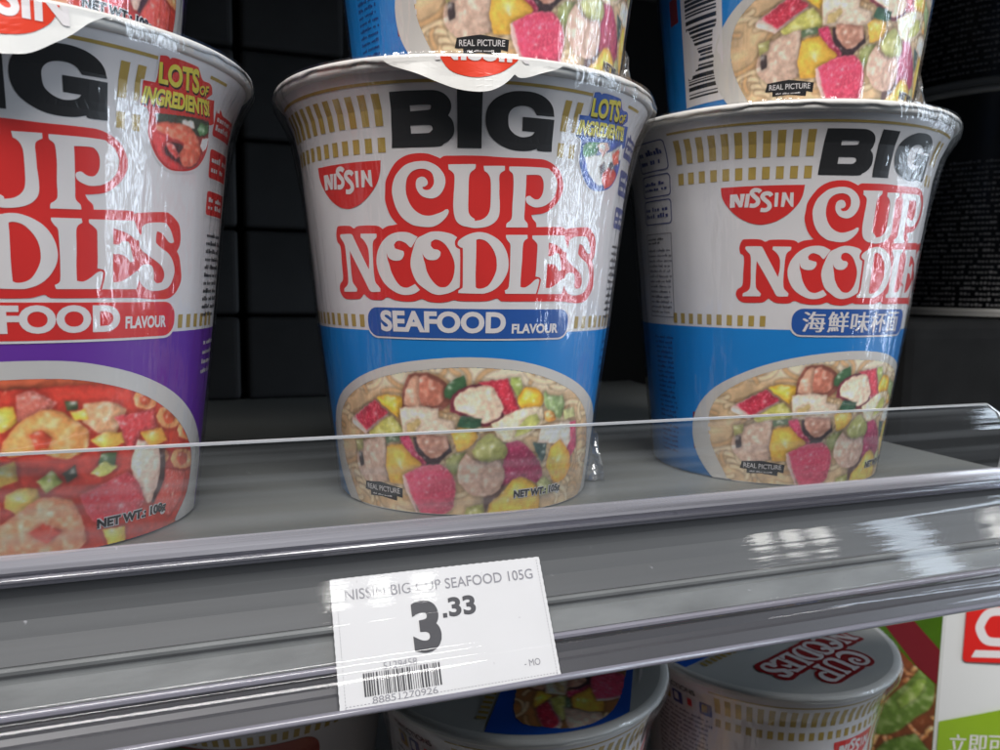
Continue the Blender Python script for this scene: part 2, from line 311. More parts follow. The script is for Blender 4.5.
# ------------------------------------------------------------------ traced artwork (label space)
D = json.loads(r'''{"C1":[[[-15.47,71.07],[-15.36,70.43],[-16.01,69.26],[-17.3,68.07],[-18.6,67.42],[-19.91,67.27],[-21.67,67.42],[-23.45,67.85],[-25.24,69.06],[-26.44,70.58],[-27.17,72.31],[-27.58,74.25],[-27.56,75.74],[-26.99,77.64],[-26.01,79.08],[-24.51,80.4],[-22.97,80.98],[-21.26,81.22],[-19.8,81.14],[-18.37,80.61],[-17.15,79.67],[-16.24,78.32],[-15.99,76.86],[-16.37,75.39],[-17.22,74.13],[-18.28,73.49],[-19.34,73.39],[-20.62,73.71],[-21.47,74.35],[-22.08,75.41],[-22.22,76.57],[-21.91,77.51],[-21.04,77.96],[-20.2,77.75],[-19.69,76.97],[-19.75,76.34],[-20.24,75.92],[-20.82,75.82],[-20.66,75.36],[-19.94,75.14],[-19.09,75.43],[-18.44,76.44],[-18.42,77.69],[-18.82,78.74],[-19.64,79.37],[-20.68,79.63],[-21.95,79.5],[-23.04,79.0],[-23.95,77.97],[-24.33,76.72],[-24.46,75.24],[-24.23,73.75],[-23.52,72.04],[-22.46,70.75],[-20.94,69.88],[-19.42,69.71],[-17.91,70.1],[-16.63,70.64],[-15.99,71.07]]],"U":[[[-15.41,80.51],[-9.86,80.67],[-9.94,79.77],[-10.85,78.92],[-11.18,77.76],[-11.25,74.83],[-11.28,71.45],[-10.94,69.97],[-9.88,69.09],[-9.87,68.71],[-8.6,68.95],[-7.55,69.62],[-6.94,70.49],[-6.65,71.78],[-6.62,74.33],[-6.69,76.85],[-6.94,78.1],[-7.47,78.92],[-8.1,79.31],[-8.27,80.35],[-3.89,80.54],[-3.85,79.6],[-4.67,79.04],[-4.96,78.29],[-4.9,76.5],[-4.82,74.39],[-4.64,72.28],[-4.67,70.35],[-5.17,69.05],[-6.22,68.05],[-7.71,67.43],[-9.85,67.17],[-11.34,67.39],[-12.62,67.69],[-13.68,68.53],[-14.21,69.91],[-14.41,71.82],[-14.31,74.15],[-14.14,76.88],[-14.2,78.34],[-14.71,79.06],[-15.31,79.47]]],"P":[[[-2.94,80.48],[4.98,80.72],[6.48,80.2],[7.58,79.22],[8.28,77.76],[8.25,76.24],[7.75,74.67],[6.6,73.28],[5.17,72.43],[3.49,72.12],[2.29,72.38],[1.32,72.97],[0.99,73.81],[1.23,74.36],[1.91,74.51],[2.52,74.12],[3.25,73.83],[4.07,73.99],[4.73,74.9],[4.99,76.21],[4.87,77.71],[4.31,78.74],[3.45,79.1],[0.84,78.92],[0.9,76.8],[0.91,74.02],[0.91,71.44],[0.96,69.5],[1.72,68.55],[1.85,67.68],[-3.09,67.5],[-2.99,68.37],[-2.31,68.93],[-1.9,69.81],[-1.92,72.39],[-1.85,75.59],[-1.97,78.12],[-2.23,79.05],[-2.9,79.65]]],"N":[[[-43.16,66.08],[-39.65,66.07],[-38.9,65.6],[-38.25,64.35],[-34.82,57.99],[-34.53,60.13],[-34.56,62.37],[-35.02,63.61],[-35.79,64.63],[-36.56,65.21],[-36.48,66.03],[-32.06,65.94],[-32.13,65.12],[-32.99,64.36],[-33.32,63.03],[-33.43,60.12],[-33.45,57.2],[-33.2,55.16],[-32.43,54.26],[-31.92,53.7],[-32.03,52.95],[-34.26,52.87],[-35.11,53.32],[-35.88,54.68],[-37.98,58.33],[-40.31,62.23],[-40.4,60.17],[-40.42,57.42],[-40.2,55.11],[-39.45,54.19],[-38.87,53.5],[-39.11,52.85],[-43.69,52.78],[-43.56,53.56],[-42.5,54.16],[-41.81,55.09],[-41.66,57.42],[-41.74,60.19],[-41.78,62.49],[-42.01,63.87],[-42.79,64.8],[-43.32,65.51]]],"C2":[[[-22.19,65.15],[-23.64,62.86],[-24.1,62.97],[-25.0,63.85],[-26.4,64.33],[-27.25,64.08],[-27.78,63.42],[-27.57,62.65],[-26.5,62.32],[-25.55,62.05],[-25.47,61.22],[-26.12,60.23],[-27.11,59.94],[-28.34,60.07],[-29.32,60.67],[-29.75,61.78],[-29.59,60.34],[-29.16,59.0],[-28.75,57.44],[-27.84,55.66],[-26.66,54.33],[-25.2,53.95],[-23.97,54.37],[-23.12,54.82],[-21.98,53.5],[-23.31,52.7],[-25.02,52.34],[-27.0,52.53],[-29.25,53.62],[-30.99,55.18],[-32.18,57.43],[-32.55,59.67],[-32.11,61.9],[-30.9,63.89],[-29.28,65.3],[-27.51,66.05],[-25.59,66.25],[-23.98,66.02]]],"O":[[[-13.57,65.1],[-14.53,65.73],[-16.03,66.15],[-17.54,66.35],[-19.28,66.23],[-20.84,65.58],[-22.43,64.61],[-23.44,62.1],[-23.92,60.34],[-23.99,58.58],[-23.41,56.6],[-22.52,55.05],[-21.15,53.96],[-19.78,53.04],[-18.87,52.65],[-17.5,52.45],[-15.68,52.81],[-14.55,53.27],[-13.43,53.95],[-12.99,54.51],[-12.91,58.04],[-12.95,62.19],[-13.24,62.62],[-13.89,63.15],[-14.04,64.23]],[[-19.21,64.07],[-18.43,64.55],[-17.34,64.41],[-16.05,63.45],[-14.97,61.73],[-14.21,59.77],[-14.15,57.8],[-14.66,55.81],[-15.67,54.47],[-16.69,54.13],[-17.93,54.44],[-19.26,55.76],[-20.25,57.51],[-20.66,59.27],[-20.97,60.36],[-21.33,62.11],[-21.06,61.24],[-20.3,60.37],[-19.18,60.11],[-18.06,60.28],[-17.28,61.05],[-17.16,61.92],[-17.7,62.35],[-18.69,62.56],[-19.29,63.21]]],"D":[[[-13.35,64.24],[-12.39,65.12],[-10.9,65.9],[-9.19,66.32],[-7.47,66.19],[-5.71,65.47],[-4.12,64.32],[-2.93,62.61],[-2.27,60.65],[-2.17,58.66],[-2.67,56.88],[-3.76,55.08],[-5.32,53.72],[-7.12,52.99],[-8.48,52.84],[-13.32,52.91],[-13.25,53.51],[-12.43,54.07],[-12.32,54.96],[-12.32,61.33],[-12.37,62.85],[-12.91,63.01],[-13.45,63.48]],[[-9.48,64.63],[-8.73,64.82],[-7.42,64.46],[-6.3,63.4],[-5.37,61.89],[-4.91,60.15],[-4.9,58.17],[-5.52,56.39],[-6.49,54.82],[-7.61,54.14],[-8.73,53.95],[-9.41,54.23],[-9.5,56.99],[-9.47,60.28],[-9.45,62.9]]],"L":[[[-3.02,65.88],[1.88,66.04],[2.0,65.28],[1.25,64.7],[0.96,63.59],[0.96,60.5],[0.87,57.16],[0.91,54.47],[2.03,54.37],[3.24,55.06],[4.44,56.1],[5.19,56.38],[5.61,56.12],[5.35,54.52],[4.94,52.97],[-2.61,52.9],[-2.81,53.64],[-2.08,54.1],[-1.84,55.11],[-1.8,58.22],[-1.9,62.63],[-2.03,63.94],[-2.56,64.58],[-3.0,65.33]]],"E":[[[3.09,65.98],[11.53,66.36],[11.97,65.14],[12.88,63.36],[12.58,62.55],[11.8,62.75],[10.69,63.5],[9.34,64.12],[7.39,64.6],[7.45,61.58],[8.48,61.61],[9.25,62.31],[10.39,62.24],[10.79,61.23],[11.32,59.19],[11.55,58.51],[10.84,58.22],[10.0,59.16],[8.95,59.7],[7.43,59.77],[7.39,57.28],[7.47,54.32],[8.64,54.38],[10.01,55.04],[11.39,55.98],[12.23,56.68],[12.66,56.23],[12.77,54.84],[12.21,52.97],[5.34,52.93],[5.74,54.53],[6.01,56.12],[5.56,56.68],[4.51,56.89],[4.57,58.35],[4.55,60.6],[4.52,63.27],[4.38,64.15],[3.65,64.9],[3.13,65.32]]],"S":[[[18.19,66.49],[19.22,65.96],[20.26,64.62],[21.03,62.77],[20.25,62.5],[19.4,62.82],[17.83,64.26],[16.52,64.67],[16.35,63.5],[16.36,62.35],[17.56,61.46],[19.65,60.36],[20.99,58.74],[21.59,56.85],[21.11,54.92],[20.13,53.48],[18.63,52.88],[16.43,52.64],[14.64,52.98],[13.17,54.14],[12.65,55.76],[12.79,57.16],[13.65,57.87],[14.96,57.94],[15.78,57.45],[16.12,56.28],[16.16,54.87],[16.98,54.22],[18.18,54.42],[18.78,55.61],[18.42,57.03],[17.37,58.18],[15.07,59.52],[13.29,60.63],[12.71,61.52],[12.57,62.66],[13.01,64.05],[13.02,65.19],[13.87,65.91],[15.43,66.31]]],"red":[[[-29.27,74.95],[-29.02,77.07],[-28.21,78.74],[-26.95,80.59],[-25.54,81.79],[-23.77,82.57],[-21.63,82.88],[-19.56,82.73],[-17.93,82.16],[-17.02,81.74],[-16.11,82.26],[-14.09,82.32],[-9.08,82.43],[-3.96,82.31],[2.53,82.47],[4.85,82.41],[6.84,81.73],[8.47,80.59],[9.4,79.16],[9.98,77.47],[9.79,75.48],[8.67,73.42],[6.99,71.78],[5.3,70.91],[2.54,70.44],[2.96,69.59],[3.79,68.75],[3.93,67.84],[10.6,68.18],[11.52,67.71],[12.67,68.0],[18.2,68.63],[19.76,68.32],[21.14,67.47],[22.31,66.37],[22.9,64.27],[22.86,62.37],[22.05,60.91],[22.85,59.75],[23.48,57.6],[23.86,54.95],[22.51,52.52],[20.57,51.2],[17.83,50.81],[14.93,50.98],[12.27,51.22],[4.82,51.21],[-2.65,51.17],[-3.84,51.39],[-4.56,51.83],[-6.39,51.29],[-8.44,51.12],[-12.97,51.13],[-14.22,51.38],[-15.69,50.96],[-17.52,50.71],[-19.37,50.81],[-20.76,51.17],[-21.69,51.49],[-23.38,50.97],[-25.83,50.84],[-28.36,51.15],[-30.3,51.75],[-31.56,51.14],[-33.84,51.05],[-35.44,51.36],[-36.89,52.37],[-38.12,51.38],[-39.49,51.12],[-43.16,51.09],[-44.67,51.77],[-45.49,53.18],[-45.11,54.6],[-43.8,55.79],[-43.68,59.05],[-43.6,63.22],[-44.59,64.4],[-44.8,66.02],[-44.28,67.49],[-43.43,67.98],[-39.76,67.88],[-38.39,67.27],[-36.95,67.78],[-31.93,67.69],[-30.43,66.92],[-29.14,67.55],[-27.42,67.79],[-26.69,67.99],[-27.15,68.32],[-28.27,69.75],[-29.01,71.5],[-29.39,73.23]]],"B":[[[-26.42,95.18],[-19.48,95.21],[-17.45,95.12],[-16.01,94.56],[-15.03,93.55],[-14.69,92.44],[-14.85,91.29],[-15.3,90.41],[-14.54,89.53],[-14.17,88.15],[-14.28,86.76],[-15.08,85.55],[-16.29,84.73],[-17.9,84.15],[-27.17,84.11]],[[-22.69,92.47],[-18.97,92.5],[-18.57,92.17],[-18.67,91.79],[-19.23,91.51],[-22.68,91.31]],[[-22.85,88.55],[-19.17,88.56],[-18.49,88.15],[-18.41,87.66],[-18.93,87.16],[-19.65,86.94],[-22.83,86.89]]],"I":[[[-13.58,95.4],[-8.86,95.26],[-8.75,83.97],[-13.57,83.93]]],"G":[[[5.96,91.45],[5.39,92.97],[4.32,94.19],[2.62,95.14],[0.71,95.6],[-1.27,95.65],[-3.35,95.42],[-5.16,94.73],[-6.76,93.62],[-7.79,92.07],[-8.1,90.1],[-7.83,88.13],[-6.87,86.38],[-5.3,85.03],[-3.2,84.11],[-0.86,83.85],[1.3,84.05],[2.84,84.56],[3.32,84.14],[6.32,84.24],[6.05,90.85],[-0.79,90.77],[-0.63,87.97],[2.05,87.96],[1.48,87.23],[0.23,86.79],[-1.05,86.77],[-2.35,87.34],[-3.35,88.38],[-3.67,89.95],[-3.57,91.34],[-2.77,92.37],[-1.44,92.86],[0.18,92.85],[1.31,92.34],[2.09,91.33]]],"badge":[[[-49.79,81.62],[-38.07,81.68],[-29.91,81.67],[-30.26,79.04],[-31.24,76.74],[-33.22,74.45],[-35.87,72.61],[-38.32,71.84],[-40.25,71.71],[-42.58,72.29],[-45.37,73.82],[-47.89,76.3],[-49.43,78.95]]],"nis":[[[-47.39,79.71],[-45.69,79.77],[-44.85,77.85],[-44.9,79.76],[-43.69,79.76],[-44.33,76.34],[-45.12,76.29],[-46.22,78.08],[-46.13,76.38],[-47.44,76.26]],[[-43.47,79.74],[-42.5,79.74],[-42.87,76.23],[-43.86,76.24]],[[-36.68,79.8],[-35.84,79.79],[-35.92,76.22],[-36.7,76.2]],[[-35.01,79.84],[-34.2,79.83],[-33.21,77.69],[-33.16,79.77],[-32.39,79.79],[-32.25,76.09],[-32.81,76.27],[-34.09,78.17],[-34.41,76.14],[-35.17,76.18]]],"nisS":[[[-40.05,80.06],[-40.63,80.55],[-41.62,80.57],[-42.12,79.95],[-41.57,79.09],[-40.69,78.18],[-40.62,77.29],[-41.41,76.64],[-42.54,76.72]],[[-37.43,79.03],[-38.01,79.62],[-39.08,79.59],[-39.58,78.86],[-38.96,78.05],[-38.01,77.11],[-37.82,76.11],[-38.66,75.44],[-39.91,75.52]]],"bowl_out":[[[-57.59,20.74],[-51.77,26.77],[-43.57,31.42],[-34.45,34.98],[-24.68,37.22],[-12.97,38.38],[-2.25,37.98],[7.01,36.31],[16.4,33.36],[26.11,29.16],[35.65,23.62],[43.46,15.98],[43.42,7.45],[44.58,-0.49],[37.04,-3.6],[28.57,-6.34],[-9.84,-6.51],[-36.18,-5.03],[-49.87,-1.32],[-53.23,0.71],[-58.55,6.99],[-59.95,14.05]]],"bowl_in":[[[-52.66,21.41],[-48.58,25.83],[-41.73,29.91],[-33.6,33.0],[-24.8,34.83],[-12.96,36.01],[-2.12,35.59],[6.24,34.23],[14.18,31.67],[21.83,28.27],[28.92,23.12],[32.89,17.63],[35.83,8.85],[35.49,1.43],[31.68,-2.42],[26.15,-5.81],[-9.84,-6.51],[-33.66,-4.67],[-45.91,-0.58],[-48.55,2.52],[-52.45,9.01],[-53.97,15.02]]],"chunks":[[[150,85,70],0,[[-25.6,34.2],[-20.9,34.6],[-16.2,32.5],[-14.1,29.4],[-17.2,25.9],[-23.5,25.1],[-28.1,25.7],[-27.4,30.7]]],[[208,155,128],1,[[-25.0,33.4],[-23.1,33.9],[-22.0,30.4],[-21.5,26.7],[-23.4,26.3],[-27.4,26.7],[-26.8,30.1]]],[[190,112,90],1,[[-22.8,33.6],[-21.2,33.9],[-17.1,31.9],[-16.7,28.8],[-18.4,27.1],[-22.4,26.6],[-23.2,30.0]]],[[232,188,50],2,[[-35.7,27.8],[-32.8,28.9],[-28.2,28.8],[-27.7,26.9],[-29.3,23.6],[-31.7,24.9]]],[[230,190,180],0,[[-36.6,27.0],[-31.8,24.0],[-40.9,18.4],[-46.5,20.7],[-45.5,22.4]]],[[190,35,62],3,[[-36.3,27.3],[-32.1,24.6],[-40.3,19.5],[-44.9,22.4]]],[[192,188,92],1,[[-31.1,23.9],[-34.3,22.6],[-39.5,18.9],[-37.8,17.8],[-28.6,18.7],[-28.4,21.4]]],[[228,203,180],1,[[-28.8,26.0],[-23.4,26.6],[-18.1,26.2],[-18.4,24.2],[-14.1,23.4],[-13.8,20.2],[-23.8,19.3],[-28.2,19.6]]],[[190,165,110],0,[[-27.0,22.0],[-23.6,23.7],[-22.8,23.1],[-24.4,20.7],[-27.1,20.0]]],[[60,97,62],0,[[-14.6,33.1],[-16.6,30.7],[-16.6,28.8],[-14.1,28.4],[-12.2,30.3],[-11.2,31.7],[-11.9,34.1]]],[[120,45,60],0,[[-12.7,31.0],[-6.8,32.4],[-3.7,31.0],[-0.8,25.9],[-2.5,23.4],[-6.4,21.9],[-10.7,23.9],[-15.3,25.6],[-14.9,28.9]]],[[205,38,60],3,[[-8.6,32.6],[-1.1,33.4],[2.9,25.9],[-1.4,24.6],[-4.0,29.6],[-6.7,31.5]]],[[228,195,168],1,[[-11.9,30.7],[-6.7,31.9],[-4.0,30.6],[-1.5,26.2],[-2.9,24.1],[-6.4,22.7],[-10.3,24.6],[-14.1,26.0],[-14.1,28.5]]],[[240,178,30],2,[[9.7,28.0],[9.1,26.4],[7.2,25.4],[4.8,25.5],[2.9,26.7],[2.0,28.4],[2.6,30.1],[4.3,31.1],[6.6,31.0],[8.7,29.8]]],[[150,163,80],0,[[-0.3,33.4],[2.5,33.7],[3.1,31.1],[2.0,29.0],[0.2,31.6]]],[[138,160,100],1,[[9.7,27.9],[9.9,30.1],[12.0,28.8],[16.4,28.5],[17.6,25.8],[16.4,22.5],[11.5,25.2]]],[[190,190,130],0,[[17.1,24.7],[21.7,25.0],[23.1,22.5],[18.2,22.3]]],[[222,150,60],2,[[10.3,25.1],[13.2,24.7],[14.9,22.6],[13.0,22.1],[10.8,23.2]]],[[226,203,185],1,[[9.6,20.9],[16.5,21.7],[23.4,21.4],[25.6,15.2],[20.6,14.3],[13.9,16.7],[9.1,17.2]]],[[190,45,90],3,[[20.8,21.3],[23.8,21.5],[25.9,14.4],[23.5,12.0],[20.6,14.3],[22.4,16.4]]],[[60,40,45],0,[[-25.5,19.0],[-24.3,15.0],[-22.0,12.4],[-18.7,12.3],[-17.4,14.1],[-14.8,15.9],[-16.0,18.6]]],[[178,125,105],1,[[-24.4,20.0],[-16.0,19.7],[-15.7,16.8],[-18.0,14.7],[-20.6,14.0],[-23.9,16.8]]],[[195,45,88],3,[[-29.4,18.7],[-26.5,19.4],[-24.3,15.3],[-21.7,13.1],[-22.8,11.5],[-26.8,14.5]]],[[228,206,172],1,[[-4.8,22.6],[3.1,26.1],[9.4,26.1],[10.2,23.8],[9.0,21.3],[2.0,17.7],[-2.3,19.0]]],[[185,185,100],0,[[5.5,24.1],[7.9,24.5],[9.3,22.7],[6.3,20.4],[1.9,19.2],[2.6,21.3]]],[[202,168,148],1,[[-41.8,16.6],[-33.9,18.9],[-33.9,7.5],[-41.0,5.9],[-45.5,8.7],[-45.8,12.6]]],[[170,165,100],0,[[-45.6,16.4],[-42.2,17.1],[-42.6,14.6],[-45.1,13.4]]],[[60,48,50],0,[[-44.7,13.7],[-42.9,13.4],[-42.9,10.3],[-44.4,9.8],[-44.8,11.8]]],[[90,110,80],0,[[-33.9,18.6],[-29.3,19.3],[-29.2,17.9],[-33.7,16.9]]],[[218,170,55],2,[[-33.4,16.3],[-28.7,17.3],[-26.1,14.8],[-22.9,12.4],[-26.3,10.4],[-28.3,7.5],[-33.1,7.0],[-34.3,11.1]]],[[140,145,82],1,[[-16.6,14.0],[-14.2,15.5],[-11.0,15.9],[-12.5,11.8],[-14.2,10.3],[-16.2,11.4]]],[[222,175,62],2,[[-14.9,20.2],[-13.0,21.7],[-9.1,21.9],[-8.1,19.5],[-10.2,17.0],[-13.4,15.9]]],[[50,85,65],0,[[-13.0,23.9],[-11.8,24.6],[-7.2,23.9],[-7.4,22.1],[-9.9,21.5],[-13.4,22.1]]],[[165,35,82],3,[[-0.9,17.5],[3.8,17.9],[10.1,12.5],[11.9,8.9],[10.0,7.0],[4.6,8.9],[0.1,7.3],[-1.5,5.5],[-1.0,11.2]]],[[225,178,62],2,[[-0.6,5.9],[1.9,8.3],[4.6,9.0],[7.6,7.8],[11.1,5.1],[11.8,-0.0],[3.5,-0.2],[-4.8,0.4],[-4.5,4.6]]],[[95,60,50],0,[[-6.2,5.4],[-0.3,7.4],[-1.5,4.8],[-4.4,3.0],[-5.6,0.4]]],[[168,168,92],1,[[-9.8,16.2],[-6.3,19.9],[-3.5,19.8],[-0.2,16.7],[-0.3,14.1],[-5.3,13.4],[-8.2,14.2]]],[[203,165,145],1,[[-12.9,12.9],[-11.2,15.5],[-6.9,13.2],[-2.0,13.8],[-0.3,10.0],[-2.0,6.0],[-5.8,4.8],[-10.4,5.7],[-13.3,9.2]]],[[60,80,75],0,[[7.5,17.5],[12.3,16.9],[12.1,13.8],[11.2,12.2],[8.8,14.9]]],[[238,168,52],2,[[14.1,15.5],[17.4,17.2],[22.4,13.3],[24.2,9.9],[21.6,6.7],[16.8,6.5],[12.7,11.1]]],[[165,165,110],0,[[10.0,7.2],[12.8,8.4],[16.2,6.0],[14.8,3.5],[11.9,3.5]]],[[226,182,176],0,[[-29.3,9.5],[-27.0,10.3],[-24.7,0.2],[-22.5,-0.2],[-25.1,-0.1],[-28.1,5.4]]],[[212,62,96],3,[[-28.4,9.6],[-24.1,11.7],[-18.7,12.7],[-16.1,11.5],[-14.0,8.0],[-14.5,2.2],[-17.6,0.2],[-23.6,-0.3],[-26.3,4.0]]],[[168,165,85],1,[[-10.8,2.1],[-6.2,3.1],[-5.6,0.0],[-11.6,-0.2]]]],"lots":[[[13.95,97.49],[15.25,97.72],[15.93,97.35],[16.75,97.8],[21.47,97.74],[22.48,97.36],[24.1,95.84],[26.07,95.77],[27.26,95.3],[28.16,94.1],[26.84,92.86],[29.56,93.16],[31.47,88.81],[30.18,88.21],[28.92,88.35],[30.3,85.19],[29.84,82.58],[27.86,79.72],[25.25,78.06],[21.7,77.22],[18.55,77.25],[16.1,78.82],[14.47,81.24],[13.76,83.38],[13.81,86.57],[13.24,87.93],[12.01,88.21],[11.79,88.89],[12.0,89.8],[11.93,92.64],[14.19,92.77],[14.32,93.79],[14.13,95.72]]],"lots_words":[[[14.03,96.4],[22.48,97.36],[24.32,93.09],[14.75,92.76]],[[23.77,94.66],[26.38,95.22],[26.75,93.24],[24.53,93.14]],[[12.4,91.77],[27.89,92.73],[29.21,89.76],[11.82,88.53]]],"lbowl_out":[[[-22.59,37.81],[-12.44,39.32],[-2.39,39.34],[6.96,37.62],[16.29,34.38],[26.35,29.1],[36.43,21.4],[43.57,12.89],[42.08,4.57],[32.73,0.48],[25.2,-0.88],[9.82,-3.69],[-3.81,-2.94],[-15.9,-2.35],[-28.39,-0.85]]],"lbowl_in":[[[-23.03,34.48],[-12.68,36.14],[-2.49,35.86],[7.02,33.98],[15.99,30.59],[25.37,24.75],[32.63,18.04],[35.03,13.34],[33.98,6.41],[28.68,1.51],[24.0,-0.57],[9.82,-3.69],[-3.81,-2.94],[-15.9,-2.35],[-28.39,-0.85]]],"lchunks":[[[190,50,30],0,[[-12.8,34.1],[11.4,33.5],[33.6,22.6],[37.2,9.5],[29.1,1.5],[0.1,-2.1],[-15.8,-0.9]]],[[215,110,90],3,[[-10.3,33.0],[-7.1,33.8],[-3.1,31.1],[-6.5,27.2],[-10.2,28.0]]],[[225,185,60],2,[[-14.9,30.7],[-10.8,31.0],[-10.2,28.0],[-12.6,26.1],[-15.3,26.2]]],[[222,160,112],1,[[1.7,30.7],[6.9,30.7],[11.0,28.6],[8.7,24.0],[4.8,24.5],[1.6,27.0]]],[[216,60,62],3,[[8.1,27.4],[17.7,27.8],[18.7,23.7],[14.4,23.2],[13.2,20.1],[11.2,20.9],[9.9,23.9]]],[[232,150,88],1,[[18.9,29.9],[17.9,28.3],[15.5,27.9],[13.2,28.9],[12.2,30.7],[13.1,32.2],[15.2,32.7],[17.7,31.8]]],[[190,70,35],0,[[16.9,30.1],[16.5,29.2],[15.5,28.9],[14.4,29.4],[13.9,30.5],[14.3,31.4],[15.3,31.8],[16.4,31.2]]],[[232,150,88],1,[[27.9,24.6],[26.5,23.0],[23.0,22.8],[19.9,24.0],[18.6,26.0],[19.6,27.7],[22.4,28.0],[25.9,26.8]]],[[190,70,35],0,[[24.9,25.1],[24.4,24.1],[22.9,23.8],[21.4,24.5],[20.8,25.7],[21.2,26.7],[22.6,27.0],[24.1,26.3]]],[[232,150,88],1,[[38.3,19.9],[36.1,18.7],[31.4,18.9],[27.6,20.2],[26.1,22.0],[27.1,23.3],[30.5,23.4],[35.2,22.0]]],[[190,70,35],0,[[33.8,20.7],[33.1,19.9],[31.2,19.8],[29.4,20.5],[28.6,21.6],[29.1,22.4],[30.7,22.5],[32.6,21.8]]],[[232,150,88],1,[[37.1,13.3],[34.9,12.0],[29.9,12.3],[25.9,13.8],[24.3,15.8],[25.5,17.3],[29.1,17.3],[33.9,15.7]]],[[190,70,35],0,[[32.4,14.2],[31.7,13.3],[29.7,13.3],[27.8,14.1],[27.0,15.3],[27.5,16.2],[29.2,16.3],[31.3,15.5]]],[[232,150,88],1,[[23.8,16.5],[22.8,15.2],[20.3,15.1],[17.9,16.1],[16.9,17.7],[17.7,19.1],[19.9,19.3],[22.4,18.2]]],[[190,70,35],0,[[21.7,16.9],[21.3,16.1],[20.2,15.9],[19.1,16.5],[18.6,17.4],[19.0,18.3],[20.0,18.4],[21.1,17.9]]],[[232,155,82],1,[[-13.8,22.1],[-11.7,26.1],[-8.3,28.9],[-4.1,30.1],[0.1,27.7],[2.9,24.8],[2.6,21.6],[-1.5,19.7],[-6.8,21.6],[-11.5,21.2]]],[[205,70,40],0,[[-8.5,25.3],[-6.1,26.2],[-4.3,24.5],[-4.9,22.4],[-7.3,22.1]]],[[70,80,50],0,[[-1.9,31.5],[0.7,31.3],[0.7,29.7],[-1.3,29.4]]],[[242,195,50],2,[[-0.8,29.3],[2.2,29.6],[2.9,27.4],[0.1,27.4]]],[[236,182,72],2,[[3.2,23.1],[5.9,24.4],[9.9,23.9],[10.7,21.6],[5.9,20.9]]],[[210,75,60],3,[[23.1,13.7],[31.5,11.4],[31.1,5.9],[25.4,2.4],[19.3,6.3]]],[[70,35,35],0,[[19.1,19.7],[22.1,18.6],[22.4,11.5],[19.2,6.9],[17.5,7.8]]],[[228,188,168],1,[[13.8,21.9],[20.1,19.5],[20.9,13.0],[18.4,7.3],[16.7,8.0],[12.4,15.7]]],[[236,160,50],2,[[14.4,23.2],[20.4,23.5],[22.9,20.2],[17.5,19.8]]],[[80,108,60],0,[[5.3,20.1],[8.8,19.9],[8.6,16.4],[4.8,17.8]]],[[220,180,80],2,[[-15.0,19.1],[-11.1,20.4],[-10.9,16.2],[-14.4,15.4]]],[[208,52,62],3,[[0.9,12.1],[11.4,15.3],[15.0,11.8],[16.3,8.1],[13.8,6.0],[4.8,5.6],[2.0,8.7]]],[[200,200,100],1,[[2.9,16.2],[5.9,18.5],[9.2,16.8],[6.0,15.1]]],[[222,182,82],2,[[-13.5,13.8],[-10.6,14.9],[-7.2,14.3],[-6.2,9.9],[-10.5,9.1],[-13.8,11.2]]],[[236,152,112],1,[[-18.3,5.7],[-11.9,9.5],[-6.3,12.6],[-0.7,11.3],[1.4,6.5],[2.2,1.9],[-4.3,-1.3],[-19.0,-1.1]]],[[215,75,55],0,[[-9.7,5.5],[-6.5,7.2],[-3.0,5.1],[-6.2,2.8]]],[[172,182,92],1,[[-7.6,15.9],[-4.5,17.9],[-2.4,15.3],[-5.7,13.3]]],[[60,62,50],0,[[-2.6,16.9],[-0.0,18.4],[0.5,16.0],[-1.6,14.9]]],[[228,192,62],2,[[5.7,4.0],[11.2,3.5],[11.6,-0.1],[7.3,-0.3]]]],"shrimp":[[[200,45,45],0,[[13.5,87.6],[13.9,85.8],[14.0,83.4],[14.5,81.2],[16.1,78.8],[18.6,77.2],[21.7,77.2],[25.2,78.1],[27.9,79.7],[29.8,82.6],[30.7,85.3],[30.1,88.5],[29.3,89.6]]],[[35,60,45],0,[[15.1,88.0],[21.9,88.3],[29.2,88.7],[30.3,86.9],[27.2,85.2],[18.5,85.6],[15.1,86.1]]],[[235,225,215],1,[[21.3,87.4],[24.3,87.8],[25.1,86.6],[23.2,86.0],[21.2,86.6]]],[[70,130,75],1,[[25.6,86.5],[26.5,87.9],[29.5,88.0],[29.6,86.3],[27.2,85.2]]],[[60,25,30],0,[[17.4,81.2],[18.7,82.4],[21.9,82.3],[23.8,79.9],[26.4,79.5],[23.9,78.3],[19.7,79.2],[17.7,80.0]]],[[215,90,60],1,[[15.2,85.2],[16.6,86.1],[19.9,86.5],[23.2,86.4],[25.8,85.3],[27.4,83.4],[27.3,81.1],[25.8,79.2],[23.0,78.3],[21.5,79.3],[20.9,80.6],[21.9,81.8],[22.1,83.0],[19.7,83.3],[15.6,84.1]]],[[210,60,50],3,[[17.9,82.2],[19.5,82.1],[21.2,80.2],[20.2,79.5],[18.1,81.1]]],[[245,240,230],0,[[27.9,84.9],[30.2,85.6],[29.7,83.4],[28.3,82.3],[27.4,83.4]]]],"off":{"L":0.374,"R":0.2521}}''')

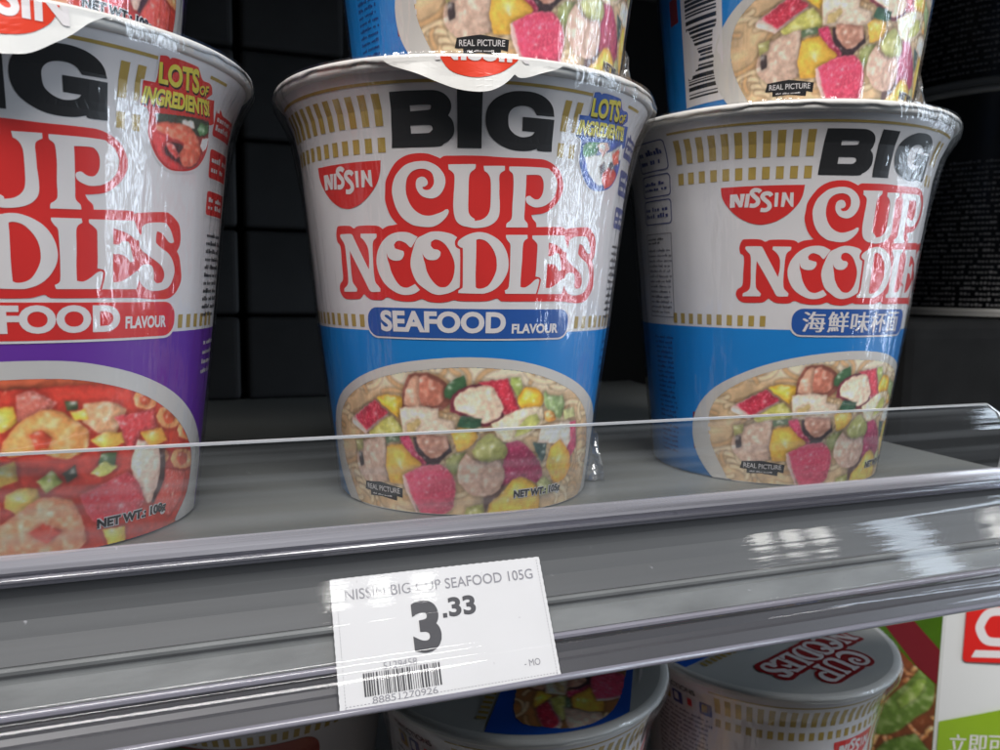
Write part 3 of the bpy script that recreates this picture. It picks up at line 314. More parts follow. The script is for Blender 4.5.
# ------------------------------------------------------------------ printed food pictures (colour per vertex on a fine grid)
def vnoise(rng, shape, cell):
    h, w_ = shape; gy, gx = int(h/cell)+3, int(w_/cell)+3
    g = rng.random((gy, gx)); y = np.arange(h)/cell; x = np.arange(w_)/cell
    yi = y.astype(int); xi = x.astype(int); fy = (y-yi)[:, None]; fx = (x-xi)[None]
    fy = fy*fy*(3-2*fy); fx = fx*fx*(3-2*fx)
    a = g[np.ix_(yi, xi)]; b = g[np.ix_(yi, xi+1)]; c = g[np.ix_(yi+1, xi)]; d = g[np.ix_(yi+1, xi+1)]
    return (a*(1-fx)+b*fx)*(1-fy)+(c*(1-fx)+d*fx)*fy

def pdist(loop, X, Y):
    d = np.full(X.shape, 1e9); L = np.array(loop)
    for (x1, y1), (x2, y2) in zip(L, np.roll(L, -1, 0)):
        dx, dy = x2-x1, y2-y1; t = np.clip(((X-x1)*dx+(Y-y1)*dy)/(dx*dx+dy*dy+1e-9), 0, 1)
        d = np.minimum(d, np.hypot(X-x1-t*dx, Y-y1-t*dy))
    return d

def paint(chunks, box, bg, strands, res=0.2, seed=3, gain=1.0, top=None, strand_col=((232, 205, 165), (205, 160, 110))):
    rng = np.random.default_rng(seed); rr = random.Random(seed)
    x0, y0, x1, y1 = box; nx = int((x1-x0)/res)+1; ny = int((y1-y0)/res)+1
    xs = x0+np.arange(nx)*res; ys = y0+np.arange(ny)*res; X, Y = np.meshgrid(xs, ys)
    img = np.array(bg, float)[None, None]*np.ones((ny, nx, 1))
    img *= (0.86+0.28*vnoise(rng, X.shape, 14)[..., None])
    if top: img = img+(np.array(top[1], float)-img)*(np.clip((Y-top[0])/3.5, 0, 1)*0.85)[..., None]
    for k in range(strands):
        cx, cy = rr.uniform(x0, x1), rr.uniform(y0, y1); a = rr.uniform(0, 6.28); r = rr.uniform(3, 9); sp = rr.uniform(0.8, 2.4)
        T = np.linspace(a, a+sp, 9); L = np.stack([cx+r*np.cos(T), cy+r*0.6*np.sin(T)], 1)
        m = (X > L[:, 0].min()-2) & (X < L[:, 0].max()+2) & (Y > L[:, 1].min()-2) & (Y < L[:, 1].max()+2)
        if not m.any(): continue
        iy, ix = np.where(m); sl = (slice(iy.min(), iy.max()+1), slice(ix.min(), ix.max()+1))
        xx, yy = X[sl], Y[sl]; d = np.full(xx.shape, 1e9)
        for p, q in zip(L[:-1], L[1:]):
            dx, dy = q-p; t = np.clip(((xx-p[0])*dx+(yy-p[1])*dy)/(dx*dx+dy*dy), 0, 1); d = np.minimum(d, np.hypot(xx-p[0]-t*dx, yy-p[1]-t*dy))
        c0 = np.array(strand_col[0], float) if rr.random() < 0.6 else np.array(strand_col[1], float)
        sub = img[sl]; sh = (d < 1.05)[..., None]; sub = np.where(sh, sub*0.88, sub)
        al = np.clip((0.75-d)/0.25, 0, 1)[..., None]*0.8; sub = sub*(1-al)+c0*(1.0-0.25*(d[..., None]/0.75)**2)*al
        img[sl] = sub
    fine = vnoise(rng, X.shape, 2.2); mid = vnoise(rng, X.shape, 6); wx = vnoise(rng, X.shape, 5)-0.5; wy = vnoise(rng, X.shape, 5)-0.5
    for col, kind, pts in chunks:
        P = smooth(pts, 4, 52); A = np.array(P)
        iy = np.where((ys > A[:, 1].min()-2) & (ys < A[:, 1].max()+2))[0]; ix = np.where((xs > A[:, 0].min()-2) & (xs < A[:, 0].max()+2))[0]
        if len(iy) < 2 or len(ix) < 2: continue
        sl = (slice(iy[0], iy[-1]+1), slice(ix[0], ix[-1]+1))
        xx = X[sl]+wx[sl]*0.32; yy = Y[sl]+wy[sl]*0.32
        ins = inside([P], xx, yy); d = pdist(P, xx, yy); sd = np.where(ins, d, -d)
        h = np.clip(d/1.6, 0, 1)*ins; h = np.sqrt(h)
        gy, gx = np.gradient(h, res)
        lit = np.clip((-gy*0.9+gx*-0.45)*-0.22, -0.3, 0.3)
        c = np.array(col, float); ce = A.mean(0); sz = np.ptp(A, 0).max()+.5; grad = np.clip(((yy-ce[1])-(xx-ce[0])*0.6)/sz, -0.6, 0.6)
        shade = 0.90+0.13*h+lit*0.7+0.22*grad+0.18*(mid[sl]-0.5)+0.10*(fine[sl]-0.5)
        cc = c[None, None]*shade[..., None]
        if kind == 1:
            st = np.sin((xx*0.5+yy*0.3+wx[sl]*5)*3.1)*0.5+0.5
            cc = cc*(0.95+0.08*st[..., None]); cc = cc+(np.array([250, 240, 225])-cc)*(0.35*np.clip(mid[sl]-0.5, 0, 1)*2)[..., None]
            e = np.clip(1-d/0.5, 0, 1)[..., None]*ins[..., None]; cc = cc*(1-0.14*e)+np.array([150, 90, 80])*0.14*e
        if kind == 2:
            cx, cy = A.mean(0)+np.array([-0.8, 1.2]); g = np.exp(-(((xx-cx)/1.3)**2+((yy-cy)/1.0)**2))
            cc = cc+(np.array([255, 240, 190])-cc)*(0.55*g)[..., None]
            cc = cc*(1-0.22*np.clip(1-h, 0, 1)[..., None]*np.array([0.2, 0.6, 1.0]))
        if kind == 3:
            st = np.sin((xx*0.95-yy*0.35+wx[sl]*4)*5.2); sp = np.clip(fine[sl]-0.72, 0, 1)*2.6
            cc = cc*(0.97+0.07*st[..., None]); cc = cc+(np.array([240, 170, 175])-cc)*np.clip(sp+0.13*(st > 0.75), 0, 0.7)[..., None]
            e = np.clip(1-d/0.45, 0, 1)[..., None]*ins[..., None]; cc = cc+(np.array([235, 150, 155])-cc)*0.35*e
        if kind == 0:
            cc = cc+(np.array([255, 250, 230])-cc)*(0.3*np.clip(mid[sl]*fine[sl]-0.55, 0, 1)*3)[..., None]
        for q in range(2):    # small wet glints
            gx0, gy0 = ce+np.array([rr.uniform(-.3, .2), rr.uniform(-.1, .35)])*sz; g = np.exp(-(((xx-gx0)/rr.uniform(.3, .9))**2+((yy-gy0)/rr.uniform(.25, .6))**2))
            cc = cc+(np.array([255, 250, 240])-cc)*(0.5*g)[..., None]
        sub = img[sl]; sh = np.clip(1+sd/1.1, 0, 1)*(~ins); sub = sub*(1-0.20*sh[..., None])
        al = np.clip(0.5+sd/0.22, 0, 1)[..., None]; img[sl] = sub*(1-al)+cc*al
    for q in range(1):
        img[1:-1] = img[1:-1]*0.5+(img[:-2]+img[2:])*0.25; img[:, 1:-1] = img[:, 1:-1]*0.5+(img[:, :-2]+img[:, 2:])*0.25
    img = np.clip(img*gain, 0, 255)/255.0
    lin = np.where(img <= 0.04045, img/12.92, ((img+0.055)/1.055)**2.4)
    lum = lin.mean(-1, keepdims=True); lin = np.clip(lum+(lin-lum)*0.93, 0, 1)
    return xs, ys, np.clip(lin*1.45, 0, 0.9)

def picture_mesh(name, xs, ys, col, mask, wrap):
    X, Y = np.meshgrid(xs, ys); ny, nx = X.shape
    cxm = (X[:-1, :-1]+X[1:, 1:])/2; cym = (Y[:-1, :-1]+Y[1:, 1:])/2; keep = inside([mask], cxm, cym)
    r = np.vectorize(lambda z: rad(z))(ys)[:, None]*np.ones_like(X) if wrap == 'cup' else None
    if wrap == 'cup':
        r = r+0.10; t = X/40.0; P = np.stack([r*np.sin(t), -r*np.cos(t), Y], -1).reshape(-1, 3)*MM
    else:
        P = np.array([wrap(a, b, 0.1) for a, b in zip(X.ravel(), Y.ravel())])*MM
    iy, ix = np.where(keep); a = iy*nx+ix
    Fc = np.stack([a, a+1, a+nx+1, a+nx], 1)
    used = np.unique(Fc); rm = np.full(nx*ny, -1); rm[used] = np.arange(len(used)); Fc = rm[Fc]; P = P[used]; C = col.reshape(-1, 3)[used]
    me = bpy.data.meshes.new(name); me.vertices.add(len(P)); me.vertices.foreach_set('co', P.ravel())
    me.loops.add(Fc.size); me.loops.foreach_set('vertex_index', Fc.ravel())
    me.polygons.add(len(Fc)); me.polygons.foreach_set('loop_start', np.arange(0, Fc.size, 4)); me.polygons.foreach_set('loop_total', np.full(len(Fc), 4))
    me.update(); ca = me.color_attributes.new('print', 'FLOAT_COLOR', 'POINT')
    ca.data.foreach_set('color', np.concatenate([C, np.ones((len(C), 1))], 1).ravel().astype(np.float32))
    me.materials.append(picture_mat()); me.validate(); return me

# ------------------------------------------------------------------ cup geometry
def lathe(name, prof, mats, seg=128, closed=False):
    V, Fc, MI = [], [], []
    n = len(prof)
    for i in range(seg):
        t = 2*math.pi*i/seg
        for (r, z, m) in prof: V.append((r*math.sin(t)*MM, -r*math.cos(t)*MM, z*MM))
    for i in range(seg):
        j = (i+1) % seg
        for k in range(n if closed else n-1):
            k2 = (k+1) % n
            Fc.append((i*n+k, j*n+k, j*n+k2, i*n+k2)); MI.append(prof[k][2])
    me = bpy.data.meshes.new(name); me.from_pydata(V, [], Fc); me.update()
    for m in mats: me.materials.append(m)
    me.polygons.foreach_set('material_index', MI); me.polygons.foreach_set('use_smooth', [True]*len(Fc))
    return me

def join(name, meshes):
    bm = bmesh.new(); mats = []; 
    for me in meshes:
        n0 = len(bm.faces); bm.from_mesh(me); bm.faces.ensure_lookup_table()
        for f in bm.faces[n0:]:
            m = me.materials[f.material_index]
            if m not in mats: mats.append(m)
            f.material_index = mats.index(m)
    out = bpy.data.meshes.new(name); bm.to_mesh(out); bm.free()
    for m in mats: out.materials.append(m)
    return out

_C = {}
def cached(key, fn):
    if key not in _C: _C[key] = fn()
    return _C[key]

ZB = 44.0
def wall_mesh(low):
    pr = [(0.01, 2.5, 1), (31.5, 2.5, 1), (32.2, 0.0, 1), (33.2, 0.0, 1)]+[(rad(z), z, 1) for z in (0.6, 8, 17, 30, ZB-0.01)]+[(rad(z), z, 0) for z in (ZB, 57, 70, 78, 86, 89, 92, 94.5, 97, 99)]+[(47.6, 100.2, 0)]
    return lathe('cup_wall', pr, [WHITE, low])

def rim_mesh():
    pr = []
    for i in range(14):
        t = 2*math.pi*i/14; pr.append((47.9+1.15*math.cos(t), 100.2+1.25*math.sin(t), 0))
    return lathe('rim', pr, [RIMW], 128, True)

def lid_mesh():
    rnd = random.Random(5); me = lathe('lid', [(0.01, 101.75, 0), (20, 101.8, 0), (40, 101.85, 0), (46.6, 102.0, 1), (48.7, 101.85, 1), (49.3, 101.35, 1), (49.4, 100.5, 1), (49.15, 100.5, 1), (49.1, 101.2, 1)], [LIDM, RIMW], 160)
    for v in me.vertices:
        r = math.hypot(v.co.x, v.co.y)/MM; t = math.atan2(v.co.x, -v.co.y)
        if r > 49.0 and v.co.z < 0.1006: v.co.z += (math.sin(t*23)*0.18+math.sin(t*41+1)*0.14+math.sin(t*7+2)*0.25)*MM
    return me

# pull tab that hangs down from the lid over the front
def wrap_tab(u, z, lv):
    r = 49.95+lv+max(0, (100.0-z))*0.10+0.25*math.sin(u*0.55)*min(1, max(0, (100-z)/3)); t = u/40.0
    return (r*math.sin(t), -r*math.cos(t), z)
def tab_mesh(shape, redshape, tbox):
    a = Art(); a.poly([shape], RIMW, 0, True); a.poly([redshape], TABRED, 1.5, True)
    a.text('NISSIN', tbox, PINKW, 3, 0.035)
    me = a.mesh('pull_tab', wrap_tab, 1.5, 1.2, 90)
    bm = bmesh.new(); bm.from_mesh(me)
    bmesh.ops.bisect_plane(bm, geom=bm.verts[:]+bm.edges[:]+bm.faces[:], plane_co=(0, 0, 0.1009), plane_no=(0, 0, 1), clear_outer=True)
    bm.to_mesh(me); bm.free(); return me
TAB_A = ([(-27, 102), (-25, 99.7), (-20.2, 97.6), (-16.2, 95.6), (-12.9, 94.3), (-9.7, 93.9), (-7.4, 94.5), (-5.4, 96.0), (-3.9, 97.9), (-3.0, 97.3), (-1.4, 97.6), (0.8, 98.6), (4.1, 100.1), (6, 102)],
         [(-17, 103), (-16.1, 100.5), (-14.6, 98.2), (-12.3, 97.1), (-9.7, 96.8), (-6.8, 97.7), (-4.8, 99.2), (-3.2, 101), (-2.6, 103)], (-17, 100.1, -1.5, 105))
TAB_B = ([(-25, 102), (-21, 99.8), (-17, 96.4), (-14.5, 94.3), (-12, 92.2), (-9.5, 91.4), (-7.5, 91.5), (-5.3, 92.2), (-2.7, 94.3), (-0.3, 96.4), (2.0, 99.0), (3.8, 100.4), (6, 102)],
         [(-17.5, 103), (-16.8, 98.4), (-14.6, 96.2), (-12.0, 95.0), (-9.5, 94.5), (-6.9, 94.8), (-4.6, 95.9), (-2.4, 98.4), (-1.0, 103)], (-17.5, 97.6, -0.5, 104))

def film_mesh(seed, flare):
    rng = np.random.default_rng(seed); nu, nz = 220, 46; z = np.linspace(0.3, 102.1, nz)
    base = np.interp(z, [0, 17, 43, 70, 80, 92, 98, 101, 102.1], [34.1, 36.1, 39.3, 42.1, 43.4, 46.0, 49.6, 50.1, 49.2])
    a = vnoise(rng, (nz, nu+8), 5); b = vnoise(rng, (int(nz), nu+8), 2.0)
    col = rng.random(nu+8); col = np.convolve(col, np.ones(3)/3, 'same')
    V = []
    for k in range(nz):
        for i in range(nu):
            wgt = 0.4 if z[k] > 99.5 else 1.5 if z[k] > 78 else (1.2 if z[k] < 22 else 0.6)
            t = 2*math.pi*i/nu; r = base[k]+0.30*(a[k, i]-0.3)*wgt+0.34*(col[i]-0.4)+0.10*(b[k, i]-0.3)
            V.append((r*math.sin(t)*MM, -r*math.cos(t)*MM, z[k]*MM))
    Fc = [(k*nu+i, k*nu+(i+1) % nu, (k+1)*nu+(i+1) % nu, (k+1)*nu+i) for k in range(nz-1) for i in range(nu)]
    me = bpy.data.meshes.new('shrink_film'); me.from_pydata(V, [], Fc); me.update(); me.polygons.foreach_set('use_smooth', [True]*len(Fc))
    me.materials.append(FILM); return me

def film_corner_mesh(u, seed):
    """crumpled fin where the shrink wrap is welded near the base"""
    r = random.Random(seed); bm = bmesh.new(); n, m = 7, 6; g = []
    for i in range(n):
        row = []
        for k in range(m):
            z = 0.4+i*2.5; out = k*(6.0-0.7*i)/(m-1)*(1 if i < 6 else 0.4); rr = rad(z)+0.3+out; t = u/40.0+(r.uniform(-1, 1)*0.6+math.sin(k*2+i)*0.5)/40*k*0.6
            row.append(bm.verts.new((rr*math.sin(t)*MM, -rr*math.cos(t)*MM, (z+r.uniform(-.5, .5)*(k > 0 and i > 0))*MM)))
        g.append(row)
    for i in range(n-1):
        for k in range(m-1): bm.faces.new((g[i][k], g[i][k+1], g[i+1][k+1], g[i+1][k]))
    me = bpy.data.meshes.new('film_corner'); bm.to_mesh(me); bm.free(); me.materials.append(FILMC); return me

# ------------------------------------------------------------------ label artwork of the cups
SH = lambda pts, du: [(x+du, z) for x, z in pts]
def gold_art(nbars=11, left_extra=0):
    a = Art()
    x = -28.6
    for k in range(nbars+left_extra):
        a.poly([rect(x-1.75, 88.75, x, 95.05)], GOLD, 0); a.poly([rect(x-1.75, 83.3, x, 86.4)], GOLD, 0); x -= 3.18
    xl = x
    for x in (7.75, 10.6):
        a.poly([rect(x, 88.75, x+1.5, 95.0)], GOLD, 0); a.poly([rect(x, 83.3, x+1.5, 86.3)], GOLD, 0)
    a.poly([rect(xl, 96.65, 16, 97.25)], GOLD, 0); a.poly([rect(26, 96.65, 32, 97.25)], GOLD, 0)
    x = -37.4
    for k in range(10): a.poly([rect(x-1.5, 44.7, x, 47.6)], GOLD, 0); x -= 3.0
    x = 17.6
    for k in range(8): a.poly([rect(x, 44.7, x+1.5, 47.6)], GOLD, 0); x += 3.0
    return a.mesh('gold_bars', wrap_cup, 1.6, 2.0, 82)

def logo_mesh():
    a = Art(); a.poly([D['red'][0]], RED, 0, True)
    for k in ('C1', 'U', 'P', 'N', 'C2', 'O', 'D', 'L', 'E', 'S'): a.poly(D[k], PINKW, 1.2, True)
    return a.mesh('logo_lettering', wrap_cup)
def big_mesh():
    a = Art()
    for k in ('B', 'I', 'G'): a.poly(D[k], BLACK, 0, True)
    return a.mesh('size_lettering', wrap_cup, 1.6, 1.6, 84)
def badge_mesh():
    a = Art(); a.poly([D['badge'][0]], RED, 0, True)
    for p in D['nis']: a.poly([p], PINKW, 1.2)
    for l in D['nisS']: a.poly([strip(l, 1.05)], PINKW, 1.2)
    return a.mesh('brand_badge', wrap_cup)
def banner_mesh(kind):
    a = Art()
    if kind == 'en':
        a.poly([rrect(-36.6, 42.3, 15.6, 49.8, 3.2)], PINKW, 0.6); a.poly([rrect(-36.2, 42.7, 15.2, 49.4, 2.9)], NAVY, 1.4)
        a.text('SEAFOOD', (-32.4, 43.9, -2.2, 48.8), PINKW, 2.4, 0.04); a.text('FLAVOUR', (-0.7, 43.85, 12.0, 46.1), PINKW, 2.4, 0.04)
    elif kind == 'cn':
        a.poly([rrect(-31.1, 42.2, 10.6, 50.2, 3.2)], PINKW, 0.6); a.poly([rrect(-30.6, 42.65, 10.1, 49.75, 2.9)], NAVY, 1.4)
        w_ = (6.4+28.1)/5
        for i, c in enumerate('海鮮味杯面'):
            x = -28.1+i*w_
            for dx in (0, 0.3): a.text(c, (x+0.3+dx, 43.5, x+w_-0.6+dx, 49.0), PINKW, 2.4+dx, 0.0)
    elif kind == 'red':
        a.poly([rrect(-40, 42.8, 22.8, 50.9, 3.4)], PINKW, 0.6); a.poly([rrect(-39.6, 43.3, 22.3, 50.4, 3.1)], RED, 1.4)
        a.text('SEAFOOD', (-24.5, 44.6, 8.9, 49.9), PINKW, 2.4, 0.042); a.text('FLAVOUR', (10.0, 45.1, 19.8, 47.6), PINKW, 2.4, 0.04)
    elif kind == 'laksa':
        a.poly([rrect(-52, 83.6, -6, 89.8, 2.6)], mat('print_green', (0.05, 0.11, 0.02)), 1.4)
        a.text('LAKSA', (-48, 84.9, -26, 88.9), PINKW, 2.4, 0.05); a.text('FLAVOUR', (-24, 85.0, -10, 87), PINKW, 2.4, 0.03)
    return a.mesh('flavour_banner', wrap_cup)

BOWLRIM = mat('print_bowl_rim', (0.65, 0.62, 0.585), 0.42, var=0.05)
BOWLIN = mat('print_bowl_shadow', (0.36, 0.27, 0.20), 0.42, var=0.08)
BOWLRIM2 = mat('print_bowl_rim_white', (0.62, 0.60, 0.58), 0.42, var=0.05)
def clipz(pts, zmin=0.3): return [(x, max(z, zmin)) for x, z in pts]
def blue_picture():
    o, i_ = smooth(clipz(D['bowl_out'][0]), 4, 60), smooth(clipz(D['bowl_in'][0]), 4, 60)
    A = np.array(i_); box = (A[:, 0].min()-1, 0.3, A[:, 0].max()+1, A[:, 1].max()+1)
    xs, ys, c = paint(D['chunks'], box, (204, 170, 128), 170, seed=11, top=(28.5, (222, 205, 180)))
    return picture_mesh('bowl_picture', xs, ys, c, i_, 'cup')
def ring_mesh(o, i_, matr):
    a = Art(); o = smooth(clipz(o), 4, 60); i_ = smooth(clipz(i_, 0.2), 4, 60)
    V, T = fill([o, i_]); cz = V[T].mean(1); a.items.append((V, [tuple(t) for t in T], a.mi(matr), 1.6))
    return a.mesh('bowl_rim', wrap_cup)
def purple_outlines():
    def mir(p): # complete the oval on the side the photograph cuts off
        q = [x for x in p if x[0] > -9]; q = [(x, z) for x, z in q]; c = -9.0
        right = q; left = [(2*c-x, z) for x, z in q][::-1]
        return left, right
    outs = []
    for key in ('lbowl_out', 'lbowl_in'):
        p = [tuple(v) for v in D[key][0]]; top = [v for v in p if v[0] > -9 and v[1] > 1.0]
        c = -9.0; m = [(2*c-x, z) for x, z in top]
        lp = top+[(top[-1][0], 0.3)]+[(2*c-top[-1][0], 0.3)]+m[::-1]
        outs.append(lp)
    return outs
def purple_picture():
    o, i_ = purple_outlines(); i_ = smooth(clipz(i_), 4, 60)
    A = np.array(i_); box = (A[:, 0].min()-1, 0.3, A[:, 0].max()+1, A[:, 1].max()+1)
    ch = D['lchunks']; mr = [[c, k, [(-18-x, z) for x, z in p]] for c, k, p in ch]
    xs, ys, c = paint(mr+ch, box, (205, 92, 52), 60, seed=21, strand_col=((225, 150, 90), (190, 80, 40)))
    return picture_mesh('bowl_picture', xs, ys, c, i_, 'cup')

def ingredients_badge(kind):
    base = BLUEB if kind == 'blue' else RED
    a = Art(); sh = smooth(D['lots'][0], 4); cx, cy = np.mean(sh, 0)
    big = [(cx+(x-cx)*1.05, cy+(z-cy)*1.035) for x, z in sh]
    a.poly([big], PINKW, 0.4); a.poly([sh], base, 1.2)
    q1, q2, q3 = D['lots_words']
    sm = np.array([0.3, -0.35])
    for q, t, off in ((q1, 'LOTS', 0.04), (q2, 'OF', 0.03), (q3, 'INGREDIENTS!', 0.045)):
        a.text(t, None, BLACK, 2.0, off, [np.array(p)+sm for p in q]); a.text(t, None, YELL, 2.8, off, q)
    return a.mesh('ingredients_badge', wrap_cup, 1.6, 1.8, 84)
BLUEB = mat('print_badge_blue', (0.02, 0.10, 0.45), 0.4)
def badge_picture(kind):
    sh = D['shrimp']
    lo = [p for p in smooth(D['lots'][0], 4)]
    A = np.array(lo); cx = A[:, 0].mean()
    reg = smooth(sh[0][2], 4); g = [(x, z) for x, z in reg]; gc = np.mean(g, 0)
    if kind == 'blue':
        x0, z0 = np.array(g).min(0); x1, z1 = np.array(g).max(0); W, H = x1-x0, z1-z0
        P = lambda l: [(x0+a*W, z0+b*H) for a, b in l]
        ch = [[(35, 75, 165), 0, g], [(60, 130, 80), 1, P([(0, .7), (.25, 1.0), (.4, .95), (.3, .6), (.1, .55)])], [(225, 225, 220), 1, P([(.1, .55), (.6, .75), (.95, 1.0), (1, .7), (.7, .5), (.6, .2), (.4, .1), (.2, .3)])],
              [(215, 170, 165), 2, P([(.3, .8), (.45, 1.0), (.58, .8), (.45, .62)])], [(60, 40, 50), 0, P([(.4, .45), (.5, .55), (.55, .4), (.48, .25)])],
              [(200, 55, 45), 3, P([(.5, .35), (.7, .5), (.88, .4), (.85, .15), (.6, .05), (.5, .2)])], [(215, 75, 50), 0, P([(.68, .75), (.85, .85), (.92, .6), (.75, .52)])], [(35, 30, 40), 0, P([(.62, .52), (.72, .6), (.78, .5), (.7, .42)])]]
    else: ch = sh
    A = np.array(g); box = (A[:, 0].min()-.6, A[:, 1].min()-.6, A[:, 0].max()+.6, A[:, 1].max()+.6)
    xs, ys, c = paint(ch, box, (40, 60, 90) if kind == 'blue' else (180, 50, 45), 0, res=0.14, seed=5)
    msk = [(gc[0]+(x-gc[0])*0.93, gc[1]+(z-gc[1])*0.93) for x, z in g]
    me = picture_mesh('ingredients_picture', xs, ys, c, msk, 'cup')
    for v in me.vertices:
        r = math.hypot(v.co.x, v.co.y); k = (r+0.00012)/r; v.co.x *= k; v.co.y *= k
    return me

def small_print(kind):
    a = Art()
    # real-picture ribbon and net weight
    rib = [(-43.2, 4.2), (-42.6, 6.3), (-36.5, 6.9), (-29.2, 6.0), (-29.4, 3.6), (-31.2, 3.9), (-31.3, 2.7), (-36.5, 3.2), (-41, 2.9), (-41, 4.1)]
    if kind != 'purple':
        a.poly([rib], BLACK, 2.0)
        a.text('REAL PICTURE', (-42.0, 4.55, -30.2, 5.9), PINKW, 2.8, 0.01); a.words(-40, 3.3, -32.5, 3.9, 1, PINKW, 2.8, 3, 0.4)
    nets = ('NET WT.: 105g', (2.6, 3.2, 19.5, 6.0)) if kind != 'purple' else ('NET WT.: 108g', (4.4, 3.5, 23.6, 6.5))
    x0, z0, x1, z1 = nets[1]
    a.text(nets[0], (x0, z0, x1, z1), PINKW, 3.0, 0.11); a.text(nets[0], (x0, z0+.2, x1, z1-.2), BLACK, 3.8, 0.05)
    # side panels
    ib = INKB if kind != 'purple' else RED
    for k, (zt, zb_) in enumerate(((96.3, 88.2), (87.3, 81.0), (80.2, 73.2))):
        a.poly([rrect(-78, zb_, -65.0, zt, 1.2), rrect(-77.7, zb_+.3, -65.3, zt-.3, 1.0)], ib, 0.5)
        a.words(-77, zb_+1.6, -66.3, zt-1.6, 2, ib, 0.5, 40+k, 1.2, 0.65)
    a.poly([rect(-78, 46.2, -65.5, 70.6), rect(-77.8, 46.4, -65.7, 70.4)], INKG, 0.5)
    a.words(-77.2, 47, -66.2, 66.5, 13, INKG, 0.6, 9, 0.55, 0.5); a.words(-77.2, 67.4, -68.2, 69.6, 2, INK, 0.6, 8, 0.6)
    for k, (zt, zb_) in enumerate(((92.5, 86), (84, 77), (75, 69))):
        a.poly([rrect(31.2, zb_, 44, zt, 1.0)], PINKW, 0.4); a.poly([rrect(31.6, zb_+.4, 43.6, zt-.4, .8)], ib if kind != 'purple' else RED, 0.9)
        a.words(32.5, zb_+1.4, 42.5, zt-1.4, 2, PINKW, 1.8, 50+k, 1.3, 0.65)
    a.words(33.2, 46.5, 44, 66, 11, INK, 0.5, 77, 0.8, 0.55)
    a.words(36, 33, 46, 42, 4, PINKW if kind == 'purple' else INKD, 0.5, 71, 0.8, 0.5)
    if kind == 'barcode':
        a.poly([rect(-73, 4, -56.6, 40)], PINKW, 0.5); r = random.Random(4); z = 6.0
        while z < 36:
            h = r.choice((0.3, 0.5, 0.8, 1.1)); a.poly([rect(-71, z, -58.5, z+h)], BLACK, 1.2); z += h+r.choice((0.3, 0.5, 0.8))
        a.poly([rect(-80, 28, -75, 35)], MAROON, 0.5)
    else:
        a.words(-76, 5, -66.8, 41, 24, INKD if kind != 'purple' else PINKW, 0.5, 31, 0.7, 0.5)
        a.poly([rrect(-59.6, 8, -52.5, 19, .3)], MAROON, 0.5)
        a.words(-59, 9, -53, 18, 4, PINKW, 1.2, 12, 1.0, 0.5)
    return a.mesh('small_print', wrap_cup, 1.6, 2.2, 84)

def directions_panel():
    a = Art(); X = -112
    a.text('DIRECTIONS', (X+3, 92.2, X+18, 94.6), INK, 0.8, 0.03)
    for k in range(4): a.poly([rrect(X+3+k*5.4, 86.0, X+7.2+k*5.4, 91.0, .6)], [GOLD, INKB, BOWLRIM, INKB][k], 0.6)
    for k in range(4): a.poly([rrect(X+3.8+k*5.4, 87.2, X+5.6+k*5.4, 90.2, .4)], [INKB, PINKW, RED, GOLD][k], 1.3)
    a.words(X, 50, X+23, 85, 19, INKG, 0.6, 5, 0.7, 0.55)
    return a.mesh('directions_panel', wrap_cup, 1.6, 2.2, 84)

def circ_band(r, v0, v1, n=48):
    """disc of radius r between the lines v0 < y < v1"""
    pts = [(r*math.cos(2*math.pi*i/160), r*math.sin(2*math.pi*i/160)) for i in range(160)]
    a0 = math.asin(v0/r) if abs(v0) < r else -math.pi/2; a1 = math.asin(v1/r)
    R_ = [(r*math.cos(a0+(a1-a0)*i/n), r*math.sin(a0+(a1-a0)*i/n)) for i in range(n+1)]
    L_ = [(-x, y) for x, y in R_[::-1]]
    return R_+L_
def lid_print():
    a = Art(); BL = mat('lid_blue', (0.010, 0.10, 0.55), 0.35)
    a.poly([circ_band(46.2, -38, 1.0)], BL, 0.5)
    sc = 0.80; g = lambda p: [((x+11)*sc, (z-64)*sc+25) for x, z in p]
    a.poly([g(smooth(D['red'][0]))], mat('lid_red_shaded', (0.33, 0.015, 0.02), 0.4), 0.6)  # lid red darkened, the dimness under the shelf is in the colour
    for k in ('C1', 'U', 'P', 'N', 'C2', 'O', 'D', 'L', 'E', 'S'): a.poly([g(smooth(l)) for l in D[k]], PINKW, 1.5)
    a.poly([rrect(-17, 2.4, 17, 7.4, 2.3)], NAVY, 0.8); a.text('SEAFOOD', (-14, 3.4, 3, 6.5), PINKW, 1.6, 0.05); a.text('FLAVOUR', (5, 3.4, 14, 5.3), PINKW, 1.6, 0.03)
    for k in range(8): a.poly([rect(19+k*2.8, 2.0, 20.4+k*2.8, 5.0)], GOLD, 0.7); a.poly([rect(-20.4-k*2.8, 2.0, -19-k*2.8, 5.0)], GOLD, 0.7)
    a.poly([circ_band(41, -44, -40, 8)], PINKW, 0.4)
    a.poly([[(8, -41.5), (26, -41.5), (24, -44.5), (17, -46.3), (10, -45)]], RED, 0.9)
    return a.mesh('lid_print', lambda x, y, lv: (x, y, 102.02+lv), 10, cut=False)
def lid_picture():
    o = smooth([(-40, -17), (-32, -4.5), (32, -4.5), (40, -17), (34, -29), (18, -35), (-18, -35), (-34, -29)], 5, 80)
    xs, ys, c = paint([[cc, k, [((x+11)*1.25, (z-18)*0.95-20) for x, z in p]] for cc, k, p in D['chunks']], (-41, -37, 41, -3), (170, 110, 60), 60, res=0.3, seed=8)
    return picture_mesh('lid_picture', xs, ys, c, o, lambda x, y, lv: (x, y, 102.14))

